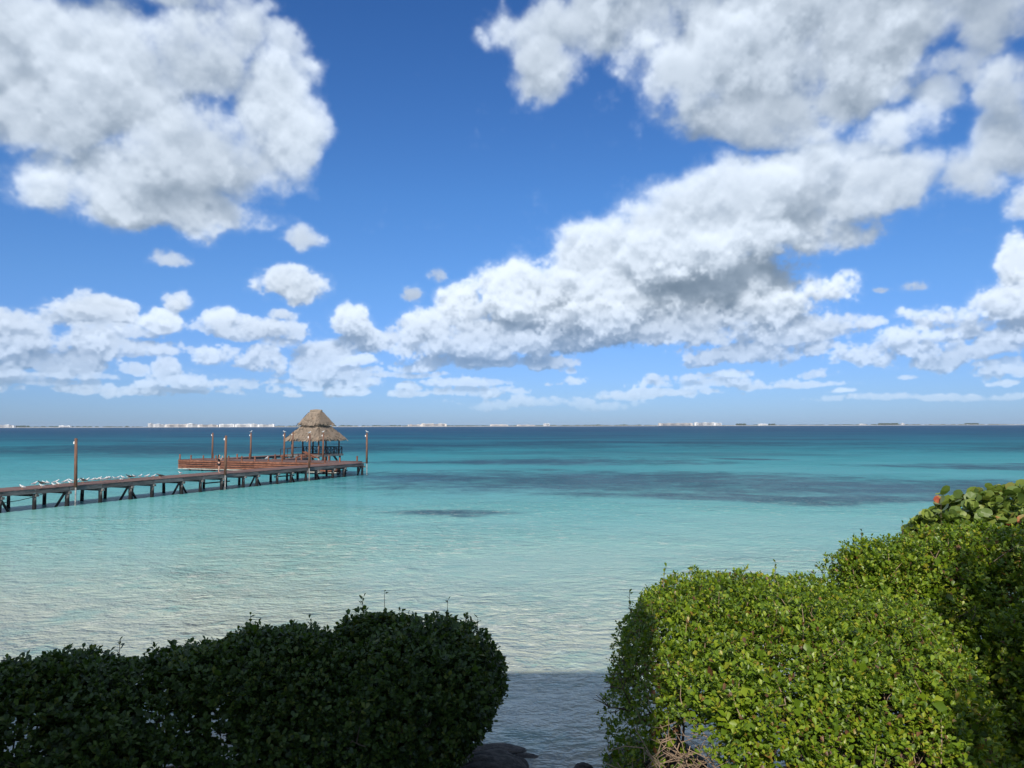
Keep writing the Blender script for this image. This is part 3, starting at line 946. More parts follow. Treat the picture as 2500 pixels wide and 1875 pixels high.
def wet_wood(name, dry0, dry1, wet, lo, hi):
    m, nt = new_mat(name)
    tco = nt.new('ShaderNodeTexCoord')
    g = nt.new('ShaderNodeNewGeometry')
    n = nt.noise(nt.vec('MULTIPLY', tco.outputs['Object'], (3, 3, 0.8)), 3.0, 5, 0.65)
    oi = nt.new('ShaderNodeObjectInfo')
    col = nt.mix(nt.smooth(n, 0.3, 0.7), dry0, dry1)
    col = nt.mix(nt.math('MULTIPLY', oi.outputs['Random'], 0.45), col, dry0)
    _, _, z = nt.sep(g.outputs['Position'])
    zz = nt.math('MULTIPLY_ADD', nt.math('SUBTRACT', n, 0.5), 0.5, z)
    col = nt.mix(nt.smooth(zz, lo, hi), wet, col)               # weed and wet below the tide mark
    finish(nt, principled(nt, col, 0.85, 0.25, bumped(nt, n, 0.5, 0.02)))
    return m


deck_wood = mottled('deck_boards', (0.125, 0.075, 0.065), (0.20, 0.13, 0.115), 2.2, 0.9, 6, 0.4, 0.01, (1, 0.2, 1))
beam_wood = mottled('weathered_beam', (0.085, 0.085, 0.085), (0.20, 0.20, 0.195), 2.0, 0.9, 6, 0.5, 0.02, (0.4, 3, 3), obj_vary=0.5)
pile_wood = wet_wood('pier_pile', (0.13, 0.125, 0.12), (0.30, 0.29, 0.27), (0.014, 0.014, 0.015), 0.45, 0.95)
brace_wood = wet_wood('pier_brace', (0.04, 0.038, 0.036), (0.09, 0.085, 0.08), (0.012, 0.012, 0.013), 0.2, 0.8)
red_wood = mottled('red_brown_timber', (0.17, 0.065, 0.040), (0.31, 0.135, 0.085), 2.5, 0.85, 6, 0.5, 0.02, (1, 1, 3), obj_vary=0.55)
rust_pole = mottled('rusty_pole', (0.115, 0.058, 0.040), (0.205, 0.112, 0.076), 3.0, 0.75, 6, 0.4, 0.01, (3, 3, 0.7))
pale_beam = mottled('bleached_beam', (0.30, 0.29, 0.25), (0.50, 0.48, 0.42), 2.0, 0.9, 6, 0.5, 0.02)
dark_wood = mottled('dark_blue_timber', (0.018, 0.022, 0.030), (0.045, 0.05, 0.06), 3.0, 0.8, 4, 0.3, 0.01)
white_paint = mottled('white_lamp', (0.70, 0.70, 0.69), (0.82, 0.82, 0.80), 4.0, 0.5, 3, 0.1, 0.005)
grey_pipe = mottled('pale_pipe', (0.16, 0.16, 0.16), (0.34, 0.34, 0.33), 4.0, 0.5, 4, 0.2, 0.005)
thatch = None

prng = random.Random(3)
DECK = 1.39
WIDE = 2.8
pier = empty('pier', PIER0, PIER_RZ)
tag(pier, 'long low wooden pier on dark piles running out from the left edge', 'pier')
mb = MB()
s = -14.0
while s < 40.42:                                                # deck boards laid across, too fine to tell apart from here
    w = 0.17
    mb.box((s + w / 2, WIDE / 2 + prng.uniform(-0.02, 0.02), DECK - 0.02 + prng.uniform(-0.006, 0.006)), (w - 0.012, WIDE + prng.uniform(0, 0.05), 0.04))
    s += w
o = mb.build('deck', deck_wood, pier)
o['kind'] = 'stuff'
BENTS = [-11.9, -9.5, -7.1, -4.7, -2.3, 0.15, 2.4, 4.75, 7.3, 9.8, 11.8, 14.65, 16.65, 19.0, 21.6, 23.3, 26.0, 28.0, 30.25, 31.9, 34.6, 36.5, 39.95]
for y in (0.06, WIDE - 0.06):
    for a, b in zip(BENTS[:-1], BENTS[1:]):
        m_ = MB()
        zz = DECK - 0.20 + prng.uniform(-0.02, 0.02)
        m_.bar((a + 0.01, y, zz), (b - 0.01, y, zz + prng.uniform(-0.015, 0.015)), 0.10, 0.30)
        m_.build('edge_beam', beam_wood, pier)


def pile(parent, x, y, top, r=0.13, bottom=-1.6, lean=0.03):
    m_ = MB()
    dx_, dy_ = prng.uniform(-lean, lean), prng.uniform(-lean, lean)
    m_.tube([(x + dx_ * 2, y + dy_ * 2, bottom), (x + dx_, y + dy_, 0.3), (x, y, top)], [r * 1.08, r, r * 0.94], 10)
    return m_.build('pile', pile_wood, parent, True)


BRACED = {0.15: (0, 1), 9.8: (1, 1), 14.65: (1, 1), 19.0: (0, 1), 23.3: (1, 1), 28.0: (0, 1), 31.9: (0, 1), 39.95: (1, 0), 4.75: (1, 0), -4.7: (1, 1), -9.5: (1, 1)}
for b in BENTS:
    pile(pier, b, 0.22, DECK - 0.36, prng.uniform(0.12, 0.155))
    pile(pier, b + prng.uniform(-0.25, 0.35), WIDE - 0.25, DECK - 0.36, prng.uniform(0.11, 0.14))
    m_ = MB()
    m_.bar((b, -0.12, DECK - 0.45), (b, WIDE + 0.12, DECK - 0.45), 0.16, 0.17)
    m_.build('cross_beam', beam_wood, pier)
    l, r = BRACED.get(b, (0, 0))
    for on, sg in ((l, -1), (r, 1)):
        if on:
            m_ = MB()
            m_.tube([(b + sg * 0.05, 0.38, DECK - 0.42), (b + sg * 1.05, 0.42, -0.55)], 0.085, 7)
            m_.build('brace', brace_wood, pier)
for a, b in ((19.0, 21.6), (27.9, 30.4), (34.8, 39.4)):
    m_ = MB()
    m_.bar((a - 0.2, 2.0, 0.52), (b + 0.2, 2.0, 0.52), 0.10, 0.10)
    m_.build('stringer', brace_wood, pier)

# ---- broad mooring platform at the end, reaching left
PF, PB, PL = 39.3, 43.7, 27.3
plat = empty('mooring_platform', pier_world((PF + PB) / 2, 15, 0), PIER_RZ)
tag(plat, 'reddish timber mooring platform with plank skirting, left of the thatched hut', 'platform')
PO = ((PF + PB) / 2, 15.0)
mb = MB()
t = WIDE + 0.01
while t < PL:
    mb.box((0, t + 0.08 - PO[1], 1.33 + prng.uniform(-0.006, 0.006)), (PB - PF, 0.15, 0.04))
    t += 0.165
o = mb.build('deck', deck_wood, plat)
o['kind'] = 'stuff'
xf, xb = PF - PO[0], PB - PO[0]
bay = 2.04
k = 0
t = WIDE + 0.1
while t < PL - 0.1:
    t1 = min(t + bay, PL)
    for row, (z, h) in enumerate(((1.19, 0.20), (0.925, 0.17), (0.67, 0.17), (0.42, 0.15))):
        m_ = MB()
        m_.box((xf - 0.06 - prng.uniform(0, 0.02), (t + t1) / 2 - PO[1], z + prng.uniform(-0.012, 0.012)), (0.06, t1 - t - 0.03, h))
        m_.build('skirting_board', red_wood, plat)
    m_ = MB()
    m_.box((xf + 0.03, (t + t1) / 2 - PO[1], 0.78), (0.04, t1 - t - 0.02, 0.98))
    m_.build('gap_shade_board', dark_wood, plat)  # dark board added so the gaps in the skirting read as shade
    m_ = MB()
    m_.box((xf - 0.03, (t + t1) / 2 - PO[1], 0.24), (0.14, t1 - t, 0.10))
    m_.build('sill_beam', pale_beam, plat)
    m_ = MB()
    m_.box((xb, (t + t1) / 2 - PO[1], 1.17), (0.12, t1 - t - 0.01, 0.26))
    m_.build('back_beam', beam_wood, plat)
    m_ = MB()
    m_.tube([(xf + 0.12, t - PO[1], 0.15), (xf + 0.12, t - PO[1], 1.95 + prng.uniform(-0.06, 0.06))], [0.105, 0.095], 8)
    m_.build('bollard_post', red_wood, plat)
    if k % 2 == 0 or t > 20:
        m_ = MB()
        m_.tube([(xb - 0.1, t + 0.6 - PO[1], 1.1), (xb - 0.1, t + 0.6 - PO[1], 2.02 + prng.uniform(-0.1, 0.08))], [0.105, 0.095], 8)
        m_.build('bollard_post', red_wood, plat)
    for xx in (xf + 0.25, xb - 0.3):
        pile(plat, xx, t + 0.3 - PO[1], 1.18, 0.13)
    m_ = MB()
    m_.bar((xf, t + 0.3 - PO[1], 1.22), (xb, t + 0.3 - PO[1], 1.22), 0.14, 0.16)
    m_.build('cross_beam', beam_wood, plat)
    t += bay
    k += 1
for row, (z, h) in enumerate(((1.19, 0.20), (0.925, 0.17), (0.67, 0.17), (0.42, 0.15))):       # left end skirting
    m_ = MB()
    m_.box((0, PL + 0.05 - PO[1], z), (PB - PF, 0.06, h))
    m_.build('skirting_board', red_wood, plat)
m_ = MB()
m_.tube([(xf + 0.12, PL - 0.1 - PO[1], 0.15), (xf + 0.12, PL - 0.1 - PO[1], 2.0)], [0.105, 0.095], 8)
m_.build('bollard_post', red_wood, plat)


def walkway(name, label, s0, s1, t0, t1, z, parent_z=0.0):
    w = empty(name, pier_world((s0 + s1) / 2, (t0 + t1) / 2, 0), PIER_RZ)
    tag(w, label, 'walkway')
    hx, hy = (s1 - s0) / 2, (t1 - t0) / 2
    m_ = MB()
    x = -hx
    while x < hx:
        m_.box((x + 0.08, 0, z - 0.02), (0.15, 2 * hy, 0.04))
        x += 0.165
    d_ = m_.build('deck', deck_wood, w)
    d_['kind'] = 'stuff'
    for sg in (-1, 1):
        m_ = MB()
        m_.bar((-hx, sg * (hy - 0.05), z - 0.18), (hx, sg * (hy - 0.05), z - 0.18), 0.10, 0.26)
        m_.build('edge_beam', dark_wood, w)
    x = -hx + 0.4
    while x < hx:
        for sg in (-1, 1):
            pile(w, x, sg * (hy - 0.2), z - 0.3, 0.11)
            m_ = MB()
            m_.tube([(x, sg * (hy - 0.2), z - 0.35), (x + 0.9, sg * (hy - 0.2), -0.4)], 0.07, 6)
            m_.build('brace', brace_wood, w)
        x += 2.4
    return w


walkway('rear_walkway', 'narrow dark walkway leading back from the platform to the hut stairs', 43.75, 56.5, 22.6, 24.6, 1.42)
walkway('gangway', 'short gangway between the platform and the front of the hut', 43.75, 48.6, 14.6, 16.6, 1.38)

# ---- thatched hut on its own raised floor
HUT = (52.6, 16.6)
hut = empty('thatched_hut', pier_world(*HUT, 0), PIER_RZ)
tag(hut, 'open hut with two-tiered thatched roof standing over the water', 'hut')
FLOOR, HS = 1.72, 2.6
m_ = MB()
y = -HS
while y < HS:
    m_.box((0, y + 0.08, FLOOR - 0.02), (2 * HS, 0.15, 0.04))
    y += 0.165
o = m_.build('floor', deck_wood, hut)
o['kind'] = 'stuff'
for a, b in (((-HS, -HS), (HS, -HS)), ((HS, -HS + 0.07), (HS, HS - 0.07)), ((HS, HS), (-HS, HS)), ((-HS, HS - 0.07), (-HS, -HS + 0.07))):
    m_ = MB()
    m_.bar((*a, FLOOR - 0.17), (*b, FLOOR - 0.17), 0.12, 0.24)
    m_.build('edge_beam', beam_wood, hut)
for x in (-2.3, 0.0, 2.3):
    for y in (-2.3, 0.0, 2.3):
        if (x, y) != (0.0, 0.0):
            pile(hut, x, y, FLOOR - 0.3, 0.14)
for x, y, ex, ey in ((2.3, -2.3, 1.2, -2.3), (2.3, -2.3, 2.3, -1.2), (-2.3, -2.3, -1.2, -2.3), (-2.3, 2.3, -2.3, 1.2), (-2.3, -2.3, -2.3, -1.2)):
    m_ = MB()
    m_.tube([(ex, ey, FLOOR - 0.35), (x, y, 0.2)], 0.08, 6)
    m_.build('brace', brace_wood, hut)
post_red = mottled('hut_post', (0.15, 0.065, 0.045), (0.24, 0.13, 0.09), 4.0, 0.85, 5, 0.4, 0.01)
for x, y in ((-2.2, 2.2), (-2.2, 0.0), (-2.2, -2.2), (2.2, 2.2), (2.2, -2.2), (2.2, 0.0), (0.0, -2.2), (0.0, 2.2)):
    if (x, y) in ((-2.2, 0.0), (0.0, -2.2)):
        continue
    m_ = MB()
    m_.tube([(x, y, FLOOR), (x + 0.02, y, 2.8), (x, y, 4.0)], [0.105, 0.10, 0.09], 9)
    m_.build('post', post_red, hut, True)


def railing(p0, p1, panels):
    """rails with posts and slanting struts between two floor points"""
    rl = MB()
    p0, p1 = Vector((*p0, FLOOR)), Vector((*p1, FLOOR))
    up = Vector((0, 0, 1))
    rl.bar(p0 + up * 0.92, p1 + up * 0.92, 0.09, 0.08)
    root_ = rl.build('railing', dark_wood, hut)
    m_ = MB()
    m_.bar(p0 + up * 0.16, p1 + up * 0.16, 0.07, 0.07)
    m_.build('lower_rail', dark_wood, root_)
    for k in range(panels + 1):
        q = p0.lerp(p1, k / panels)
        m_ = MB()
        m_.bar(q + up * 0.0, q + up * 0.88, 0.07, 0.07, (1, 0, 0))
        m_.build('baluster', dark_wood, root_)
        if k < panels:
            q2 = p0.lerp(p1, (k + 1) / panels)
            a, b = (q + up * 0.18, q2 + up * 0.88) if k % 2 else (q + up * 0.88, q2 + up * 0.18)
            m_ = MB()
            m_.bar(a, b, 0.05, 0.05)
            m_.build('strut', dark_wood, root_)


railing((2.5, 2.5), (2.5, -2.5), 8)
railing((2.42, -2.5), (-2.4, -2.5), 8)
railing((2.42, 2.5), (0.6, 2.5), 3)


def stairs(parent, top, foot, width, n, z0, z1, rail=True):
    top, foot = Vector((*top, z1)), Vector((*foot, z0))
    d = (foot - top)
    side = Vector((-d.y, d.x, 0)).normalized() * width / 2
    for sg in (-1, 1):
        m_ = MB()
        m_.bar(top + side * sg - Vector((0, 0, 0.1)), foot + side * sg - Vector((0, 0, 0.1)), 0.07, 0.2)
        m_.build('stair_string', red_wood, parent)
        if rail:
            m_ = MB()
            m_.bar(top + side * sg + Vector((0, 0, 0.9)), foot + side * sg + Vector((0, 0, 0.9)), 0.07, 0.07)
            m_.bar(foot + side * sg, foot + side * sg + Vector((0, 0, 0.9)), 0.07, 0.07, (1, 0, 0))
            m_.build('hand_rail', dark_wood, parent)
    for k in range(n):
        q = top.lerp(foot, (k + 0.5) / n)
        m_ = MB()
        m_.bar(q + side, q - side, 0.24, 0.05)
        m_.build('tread', red_wood, parent)


stairs(hut, (0.0, 2.68), (0.0, 5.4), 1.4, 4, 1.42, FLOOR)
stairs(hut, (-2.68, -0.6), (-4.6, -0.6), 1.3, 4, 1.30, FLOOR, False)
# low benches and crossed poles stacked in front of the hut
for k, (x, y, ang) in enumerate(((-3.3, -1.6, 0.5), (-3.6, -2.0, 0.9), (-3.1, -1.2, 0.2), (-3.9, -1.7, 0.7))):
    m_ = MB()
    m_.bar((x, y - 1.2, 1.35), (x + math.cos(ang) * 0.8, y + 1.2, 2.1), 0.09, 0.09)
    m_.build('leaning_pole', red_wood, hut)


def thatch_mat():
    m, nt = new_mat('palm_thatch')
    tco = nt.new('ShaderNodeTexCoord')
    n = nt.noise(nt.vec('MULTIPLY', tco.outputs['Object'], (7, 7, 1.2)), 2.2, 6, 0.7)
    n2 = nt.noise(tco.outputs['Object'], 0.9, 4, 0.6)
    col = nt.mix(nt.smooth(n, 0.3, 0.7), (0.17, 0.135, 0.105), (0.37, 0.295, 0.225))
    col = nt.mix(nt.smooth(n2, 0.55, 0.75), col, (0.36, 0.235, 0.15))
    finish(nt, principled(nt, col, 0.95, 0.1, bumped(nt, n, 1.0, 0.06)))
    return m


thatch = thatch_mat()


def roof_tier(name, lo, hi, zlo, zhi, seed, thick=0.22, sag=0.10):
    """four thatched slopes between an eave rectangle and a top rectangle, with a ragged fringe"""
    r = random.Random(seed)
    wv = waves3(seed, 20, 1.5, 9.0)
    m_ = MB()
    crn = lambda h: [(-h[0], -h[1]), (h[0], -h[1]), (h[0], h[1]), (-h[0], h[1])]
    A, B = crn(lo), crn(hi)
    nu, nv = 22, 12
    for k in range(4):
        a0, a1, b0, b1 = A[k], A[(k + 1) % 4], B[k], B[(k + 1) % 4]
        vs = []
        nrm = Vector((a1[1] - a0[1], -(a1[0] - a0[0]), 0)).normalized()
        for j in range(nv + 1):
            v = j / nv
            for i in range(nu + 1):
                u_ = i / nu
                x = (a0[0] * (1 - u_) + a1[0] * u_) * (1 - v) + (b0[0] * (1 - u_) + b1[0] * u_) * v
                y = (a0[1] * (1 - u_) + a1[1] * u_) * (1 - v) + (b0[1] * (1 - u_) + b1[1] * u_) * v
                z = zlo + (zhi - zlo) * v - sag * math.sin(math.pi * v) * 0.8
                w = float(wv(np.array([[x, y, z]]))[0]) * 0.10 * (1 if 0 < i < nu else 0)
                step = 0.035 * (1 - (v * 6) % 1.0)              # overlapping courses
                vs.append(Vector((x, y, z)) + nrm * (w + step) + Vector((0, 0, (w + step) * 0.5)))
        fs = [(j * (nu + 1) + i, j * (nu + 1) + i + 1, (j + 1) * (nu + 1) + i + 1, (j + 1) * (nu + 1) + i) for j in range(nv) for i in range(nu)]
        m_.add(vs, fs)
        # underside, set in
        m_.add([Vector((*p, z - thick)) for p, z in ((a0, zlo), (a1, zlo), (b1, zhi), (b0, zhi))], [(3, 2, 1, 0)])
        # fringe of hanging straw
        L_ = math.hypot(a1[0] - a0[0], a1[1] - a0[1])
        for q in range(int(L_ * 26)):
            u_ = r.random()
            p = Vector((a0[0] * (1 - u_) + a1[0] * u_, a0[1] * (1 - u_) + a1[1] * u_, zlo + 0.05)) + nrm * r.uniform(-0.22, 0.06)
            t_ = Vector((a1[0] - a0[0], a1[1] - a0[1], 0)).normalized()
            ln = r.uniform(0.12, 0.34)
            w = r.uniform(0.02, 0.05)
            tip = p + nrm * r.uniform(0.0, 0.12) - Vector((0, 0, ln)) + t_ * r.uniform(-0.06, 0.06)
            m_.add([p - t_ * w, p + t_ * w, tip], [(0, 1, 2)])
        # loose bundles lying down the slope
        for q in range(int(L_ * 60)):
            v, u_ = r.random() * 0.92, r.random()
            x = (a0[0] * (1 - u_) + a1[0] * u_) * (1 - v) + (b0[0] * (1 - u_) + b1[0] * u_) * v
            y = (a0[1] * (1 - u_) + a1[1] * u_) * (1 - v) + (b0[1] * (1 - u_) + b1[1] * u_) * v
            p = Vector((x, y, zlo + (zhi - zlo) * v + 0.05)) + nrm * 0.11
            am, bm_ = (Vector(a0) + Vector(a1)) / 2, (Vector(b0) + Vector(b1)) / 2
            dn = Vector((am.x - bm_.x, am.y - bm_.y, zlo - zhi)).normalized()
            t_ = Vector((a1[0] - a0[0], a1[1] - a0[1], 0)).normalized()
            w, ln = r.uniform(0.03, 0.08), r.uniform(0.25, 0.6)
            m_.add([p - t_ * w, p + t_ * w, p + dn * ln + t_ * (w * 0.6 + r.uniform(-0.08, 0.08)) + nrm * r.uniform(0.0, 0.07), p + dn * ln - t_ * w + nrm * r.uniform(0.0, 0.07)], [(0, 1, 2, 3)])
    m_.add([Vector((*p, zhi - 0.02)) for p in B], [(0, 1, 2, 3)])
    return m_.build(name, thatch, hut)


lower = roof_tier('lower_roof', (2.90, 2.90), (1.20, 1.35), 3.72, 5.55, 4)
upper = roof_tier('upper_roof', (1.62, 1.70), (0.22, 0.80), 5.80, 7.46, 5)
m_ = MB()
m_.tube([(0.0, -0.95, 7.53), (0.0, 0.0, 7.58), (0.0, 0.95, 7.53)], [0.16, 0.2, 0.16], 9)
m_.build('ridge_cap', thatch, upper)
m_ = MB()
m_.box((0, 0, 5.66), (2.3, 2.5, 0.5))
m_.build('roof_collar', dark_wood, lower)
for sg, y in ((1, -2.72), (1, 2.72)):
    m_ = MB()
    m_.tube([(-2.7, y, 4.0), (-1, y + (0.03 if y < 0 else -0.03), 3.93), (1, y, 3.98), (2.7, y, 3.93)], 0.025, 5)
    m_.build('binding_pole', rust_pole, lower)
for ang in (0,):
    m_ = MB()
    m_.tube([(-2.2, -2.2, 4.0), (-2.2, 2.2, 4.0)], 0.09, 7)
    m_.build('eave_beam', post_red, hut)
    m_ = MB()
    m_.tube([(2.2, -2.2, 4.0), (2.2, 2.2, 4.0)], 0.09, 7)
    m_.build('eave_beam', post_red, hut)

# ---- tall lamp poles
POLES = [(5.1, -0.12, DECK, 'tall rusty pole on the near edge of the pier, closest to the left edge', 0),
         (19.05, -0.12, DECK, 'tall rusty pole on the pier beside the standing person', 0),
         (30.3, -0.12, DECK, 'tall rusty pole on the pier edge in front of the hut roof', 'white gull on the pole in front of the middle of the hut roof'),
         (40.3, -0.12, DECK, 'tall rusty pole at the outer right end of the pier', 'white gull on the pole at the right end of the pier'),
         (43.55, 26.0, 1.35, 'tall pole behind the left part of the platform', 0),
         (43.55, 19.6, 1.35, 'tall pole behind the middle of the platform', 'white gull on the pole behind the middle of the platform'),
         (43.55, 14.3, 1.35, 'tall dark pole at the left corner of the thatched hut', 'white gull on the pole at the left corner of the hut'),
         (43.55, 8.4, 1.35, 'tall dark pole in front of the right side of the hut', 'white gull on the pole in front of the right side of the hut'),
         (48.4, 17.0, 1.40, 'sunlit orange-brown pole just right of the hut left corner', 0)]
perch = []
for s, t, z, lab, gull in POLES:
    r_ = empty('lamp_pole', pier_world(s, t, z), PIER_RZ)
    tag(r_, lab, 'pole', 'tall poles along the pier and platform')
    m_ = MB()
    lx, ly = prng.uniform(-0.05, 0.05), prng.uniform(-0.05, 0.05)
    m_.tube([(0, 0, -0.1), (lx * 0.5, ly * 0.5, 1.6), (lx, ly, 3.2)], [0.115, 0.105, 0.095], 10)
    m_.build('pole', rust_pole, r_, True)
    m_ = MB()
    m_.tube([(lx, ly, 3.2), (lx, ly, 3.3)], [0.12, 0.07], 10)
    m_.build('cap', rust_pole, r_)
    m_ = MB()
    m_.box((lx + 0.02, ly + 0.15, 2.98), (0.12, 0.12, 0.16))
    m_.tube([(lx, ly + 0.08, 3.05), (lx, ly + 0.17, 3.07)], 0.02, 6)
    m_.build('lamp', white_paint, r_)
    if t < 0:
        m_ = MB()
        m_.tube([(0, -0.02, -0.1), (0, -0.03, -1.9)], 0.055, 9)
        m_.build('lower_pipe', grey_pipe, r_, True)
    if gull:
        p = pier_world(s, t, z + 3.3)
        perch.append((p, gull))

# ---- slack cable under the pier
m_ = MB()
pts = [pier_world(3.9, 1.0, 1.02), pier_world(2.9, 0.9, 0.78), pier_world(1.8, 0.9, 0.62), pier_world(0.6, 0.9, 0.56), pier_world(-1.0, 0.9, 0.62), pier_world(-2.6, 0.9, 1.0)]
m_.tube(pts, 0.022, 6)
tag(m_.build('slack_cable', dark_wood), 'thin dark cable sagging under the near end of the pier', 'cable')


# ---- gulls
def gull_parts(dark=False):
    prof = [(-0.24, 0.135, 0.012, 0.035), (-0.17, 0.145, 0.022, 0.045), (-0.09, 0.165, 0.062, 0.068), (0.0, 0.185, 0.078, 0.078), (0.07, 0.21, 0.068, 0.066), (0.115, 0.25, 0.042, 0.042), (0.135, 0.285, 0.036, 0.036), (0.155, 0.31, 0.040, 0.036), (0.185, 0.31, 0.030, 0.027), (0.205, 0.305, 0.008, 0.008)]
    n = 10
    vs, fs = [], []
    for x, z, rz_, ry_ in prof:
        for j in range(n):
            a = 2 * math.pi * j / n
            vs.append((x, ry_ * math.cos(a), z + rz_ * math.sin(a)))
    for k in range(len(prof) - 1):
        for j in range(n):
            fs.append((k * n + j, k * n + (j + 1) % n, (k + 1) * n + (j + 1) % n, (k + 1) * n + j))
    fs += [tuple(range(n - 1, -1, -1)), tuple((len(prof) - 1) * n + j for j in range(n))]
    body = MB().add(vs, fs)
    wing = MB()
    for sg in (-1, 1):
        wing.add([(0.07, sg * 0.070, 0.225), (0.03, sg * 0.088, 0.18), (-0.10, sg * 0.078, 0.15), (-0.29, sg * 0.025, 0.155), (-0.14, sg * 0.045, 0.215), (0.0, sg * 0.05, 0.262)],
                 [(0, 1, 2, 3, 4, 5)] if sg > 0 else [(5, 4, 3, 2, 1, 0)])
    beak = MB().tube([(0.198, 0, 0.305), (0.245, 0, 0.292)], [0.011, 0.003], 5)
    legs = [MB().tube([(0.0, sg * 0.03, 0.13), (0.005, sg * 0.03, 0.0), (0.04, sg * 0.03, 0.0)], [0.007, 0.006, 0.008], 5) for sg in (-1, 1)]
    return body, wing, beak, legs


feather = mottled('white_feather', (0.66, 0.66, 0.64), (0.80, 0.80, 0.78), 9.0, 0.9, 3, 0.1, 0.005)
grey_feather = mottled('grey_feather', (0.26, 0.28, 0.30), (0.36, 0.38, 0.40), 9.0, 0.9, 3, 0.1, 0.005)
dark_feather = mottled('dark_feather', (0.025, 0.024, 0.022), (0.06, 0.055, 0.05), 9.0, 0.9, 3, 0.1, 0.005)
horn = mottled('orange_horn', (0.45, 0.20, 0.04), (0.55, 0.28, 0.06), 9.0, 0.6, 2, 0.0, 0.005)


def gull_proto(name, bm_, wm_):
    body, wing, beak, legs = gull_parts()
    root_ = body.build(name, bm_, None, True)
    wing.build('wing', wm_, root_)
    beak.build('beak', horn, root_)
    for l in legs:
        l.build('leg', horn, root_)
    return root_


def copy_tree(o, parent=None):
    c = o.copy()
    COL.objects.link(c)
    c.parent = parent
    for ch in o.children:
        copy_tree(ch, c)
    return c


BIRDS = [(1.7, 0.42), (4.03, 2.6), (2.95, 0.31), (4.66, 2.45), (4.91, 2.51), (4.04, 0.7), (5.59, 2.6), (4.73, 1.15), (6.06, 2.37), (6.37, 2.6), (5.9, 1.61), (6.77, 2.6), (7.02, 2.35), (7.61, 2.6), (7.95, 2.49), (8.42, 2.57), (8.64, 2.6), (8.87, 2.6), (9.03, 2.6), (9.01, 2.37), (9.25, 2.28), (9.66, 2.6), (9.76, 2.58), (9.98, 2.6), (10.34, 2.6), (10.63, 2.6), (9.41, 0.84), (11.08, 2.6), (11.63, 2.6), (11.84, 2.6), (12.14, 2.6), (12.71, 2.6), (12.94, 2.1), (13.14, 1.61), (13.96, 1.93), (16.7, 2.6)]
DARKB = [(4.3, 2.3), (7.35, 2.1), (11.46, 2.3), (13.3, 1.1)]
ONES = 'first second third fourth fifth sixth seventh eighth ninth tenth eleventh twelfth thirteenth fourteenth fifteenth sixteenth seventeenth eighteenth nineteenth'.split()
ORD = ONES + ['twentieth'] + ['twenty-' + w for w in ONES[:9]] + ['thirtieth'] + ['thirty-' + w for w in ONES[:9]]
def bearing(b):
    p = pier_world(*b)
    return p.x / p.y
BIRDS.sort(key=bearing)
g0 = gull_proto('gull', feather, grey_feather)
used = [False]


def place_gull(p, label, group=None, proto=None, size=1.0):
    if proto is None and not used[0]:
        o = g0
        used[0] = True
    else:
        o = copy_tree(proto or g0)
    o.location = p
    o.rotation_euler = (0, 0, R(prng.choice((20, 200)) + prng.uniform(-50, 50)))
    o.scale = (size,) * 3
    tag(o, label, 'bird', group)
    return o


for k, (s, t) in enumerate(BIRDS):
    lab = 'white gull, %s from the left in the row on the pier deck' % ORD[k]
    if k == len(BIRDS) - 1:
        lab = 'lone white gull on the pier deck, the one nearest the person'
    o = place_gull(pier_world(s, t, DECK + 0.005), lab, 'gulls on the pier', size=prng.uniform(0.72, 0.95))
for (p, lab) in perch:
    place_gull(p, lab, 'gulls perched on poles', size=0.85)
d0_ = gull_proto('dark_bird', dark_feather, dark_feather)
DLAB = ['dark bird sitting on the pier deck left of the near pole', 'dark bird sitting on the pier deck just right of the near pole', 'dark bird on the far edge of the pier among the right-hand gulls', 'dark bird low on the pier deck at the right end of the flock']
for k, (s, t) in enumerate(DARKB):
    o = d0_ if k == 0 else copy_tree(d0_)
    o.location = pier_world(s, t, DECK + 0.005)
    o.rotation_euler = (0, 0, R(200 + prng.uniform(-40, 40)))
    o.scale = (1.3, 1.3, 1.0)
    tag(o, DLAB[k], 'bird', 'dark birds on the pier')
place_gull(pier_world(41.5, 15.2, 1.36), 'white gull standing on the platform below the hut', size=1.35)


# ---- person on the pier
skin_m = mottled('skin', (0.46, 0.27, 0.20), (0.52, 0.32, 0.24), 8.0, 0.55, 3, 0.05, 0.004)
black_cloth = mottled('black_cloth', (0.010, 0.011, 0.015), (0.022, 0.024, 0.03), 10.0, 0.85, 3, 0.2, 0.005)
hair_m = mottled('dark_hair', (0.012, 0.009, 0.007), (0.03, 0.022, 0.016), 20.0, 0.5, 3, 0.2, 0.004)


def skinned(name, verts, edges, radii, mat, parent=None, sub=2):
    me_ = bpy.data.meshes.new(name)
    me_.from_pydata(verts, edges, [])
    ob = bpy.data.objects.new(name, me_)
    COL.objects.link(ob)
    ob.modifiers.new('skin', 'SKIN')
    ob.modifiers.new('sub', 'SUBSURF').levels = sub
    for i, r_ in enumerate(radii):
        rr = r_ if hasattr(r_, '__len__') else (r_, r_)
        me_.skin_vertices[0].data[i].radius = rr
        me_.skin_vertices[0].data[i].use_root = (i == 0)
    dg = bpy.context.evaluated_depsgraph_get()
    ev = bpy.data.meshes.new_from_object(ob.evaluated_get(dg))
    bpy.data.objects.remove(ob)
    ev.name = name
    ev.polygons.foreach_set('use_smooth', [True] * len(ev.polygons))
    return link(name, ev, mat, parent)


V_, E_, R_ = [], [], []


def joint(p, r_, frm=None):
    V_.append(p)
    R_.append(r_)
    if frm is not None:
        E_.append((frm, len(V_) - 1))
    return len(V_) - 1


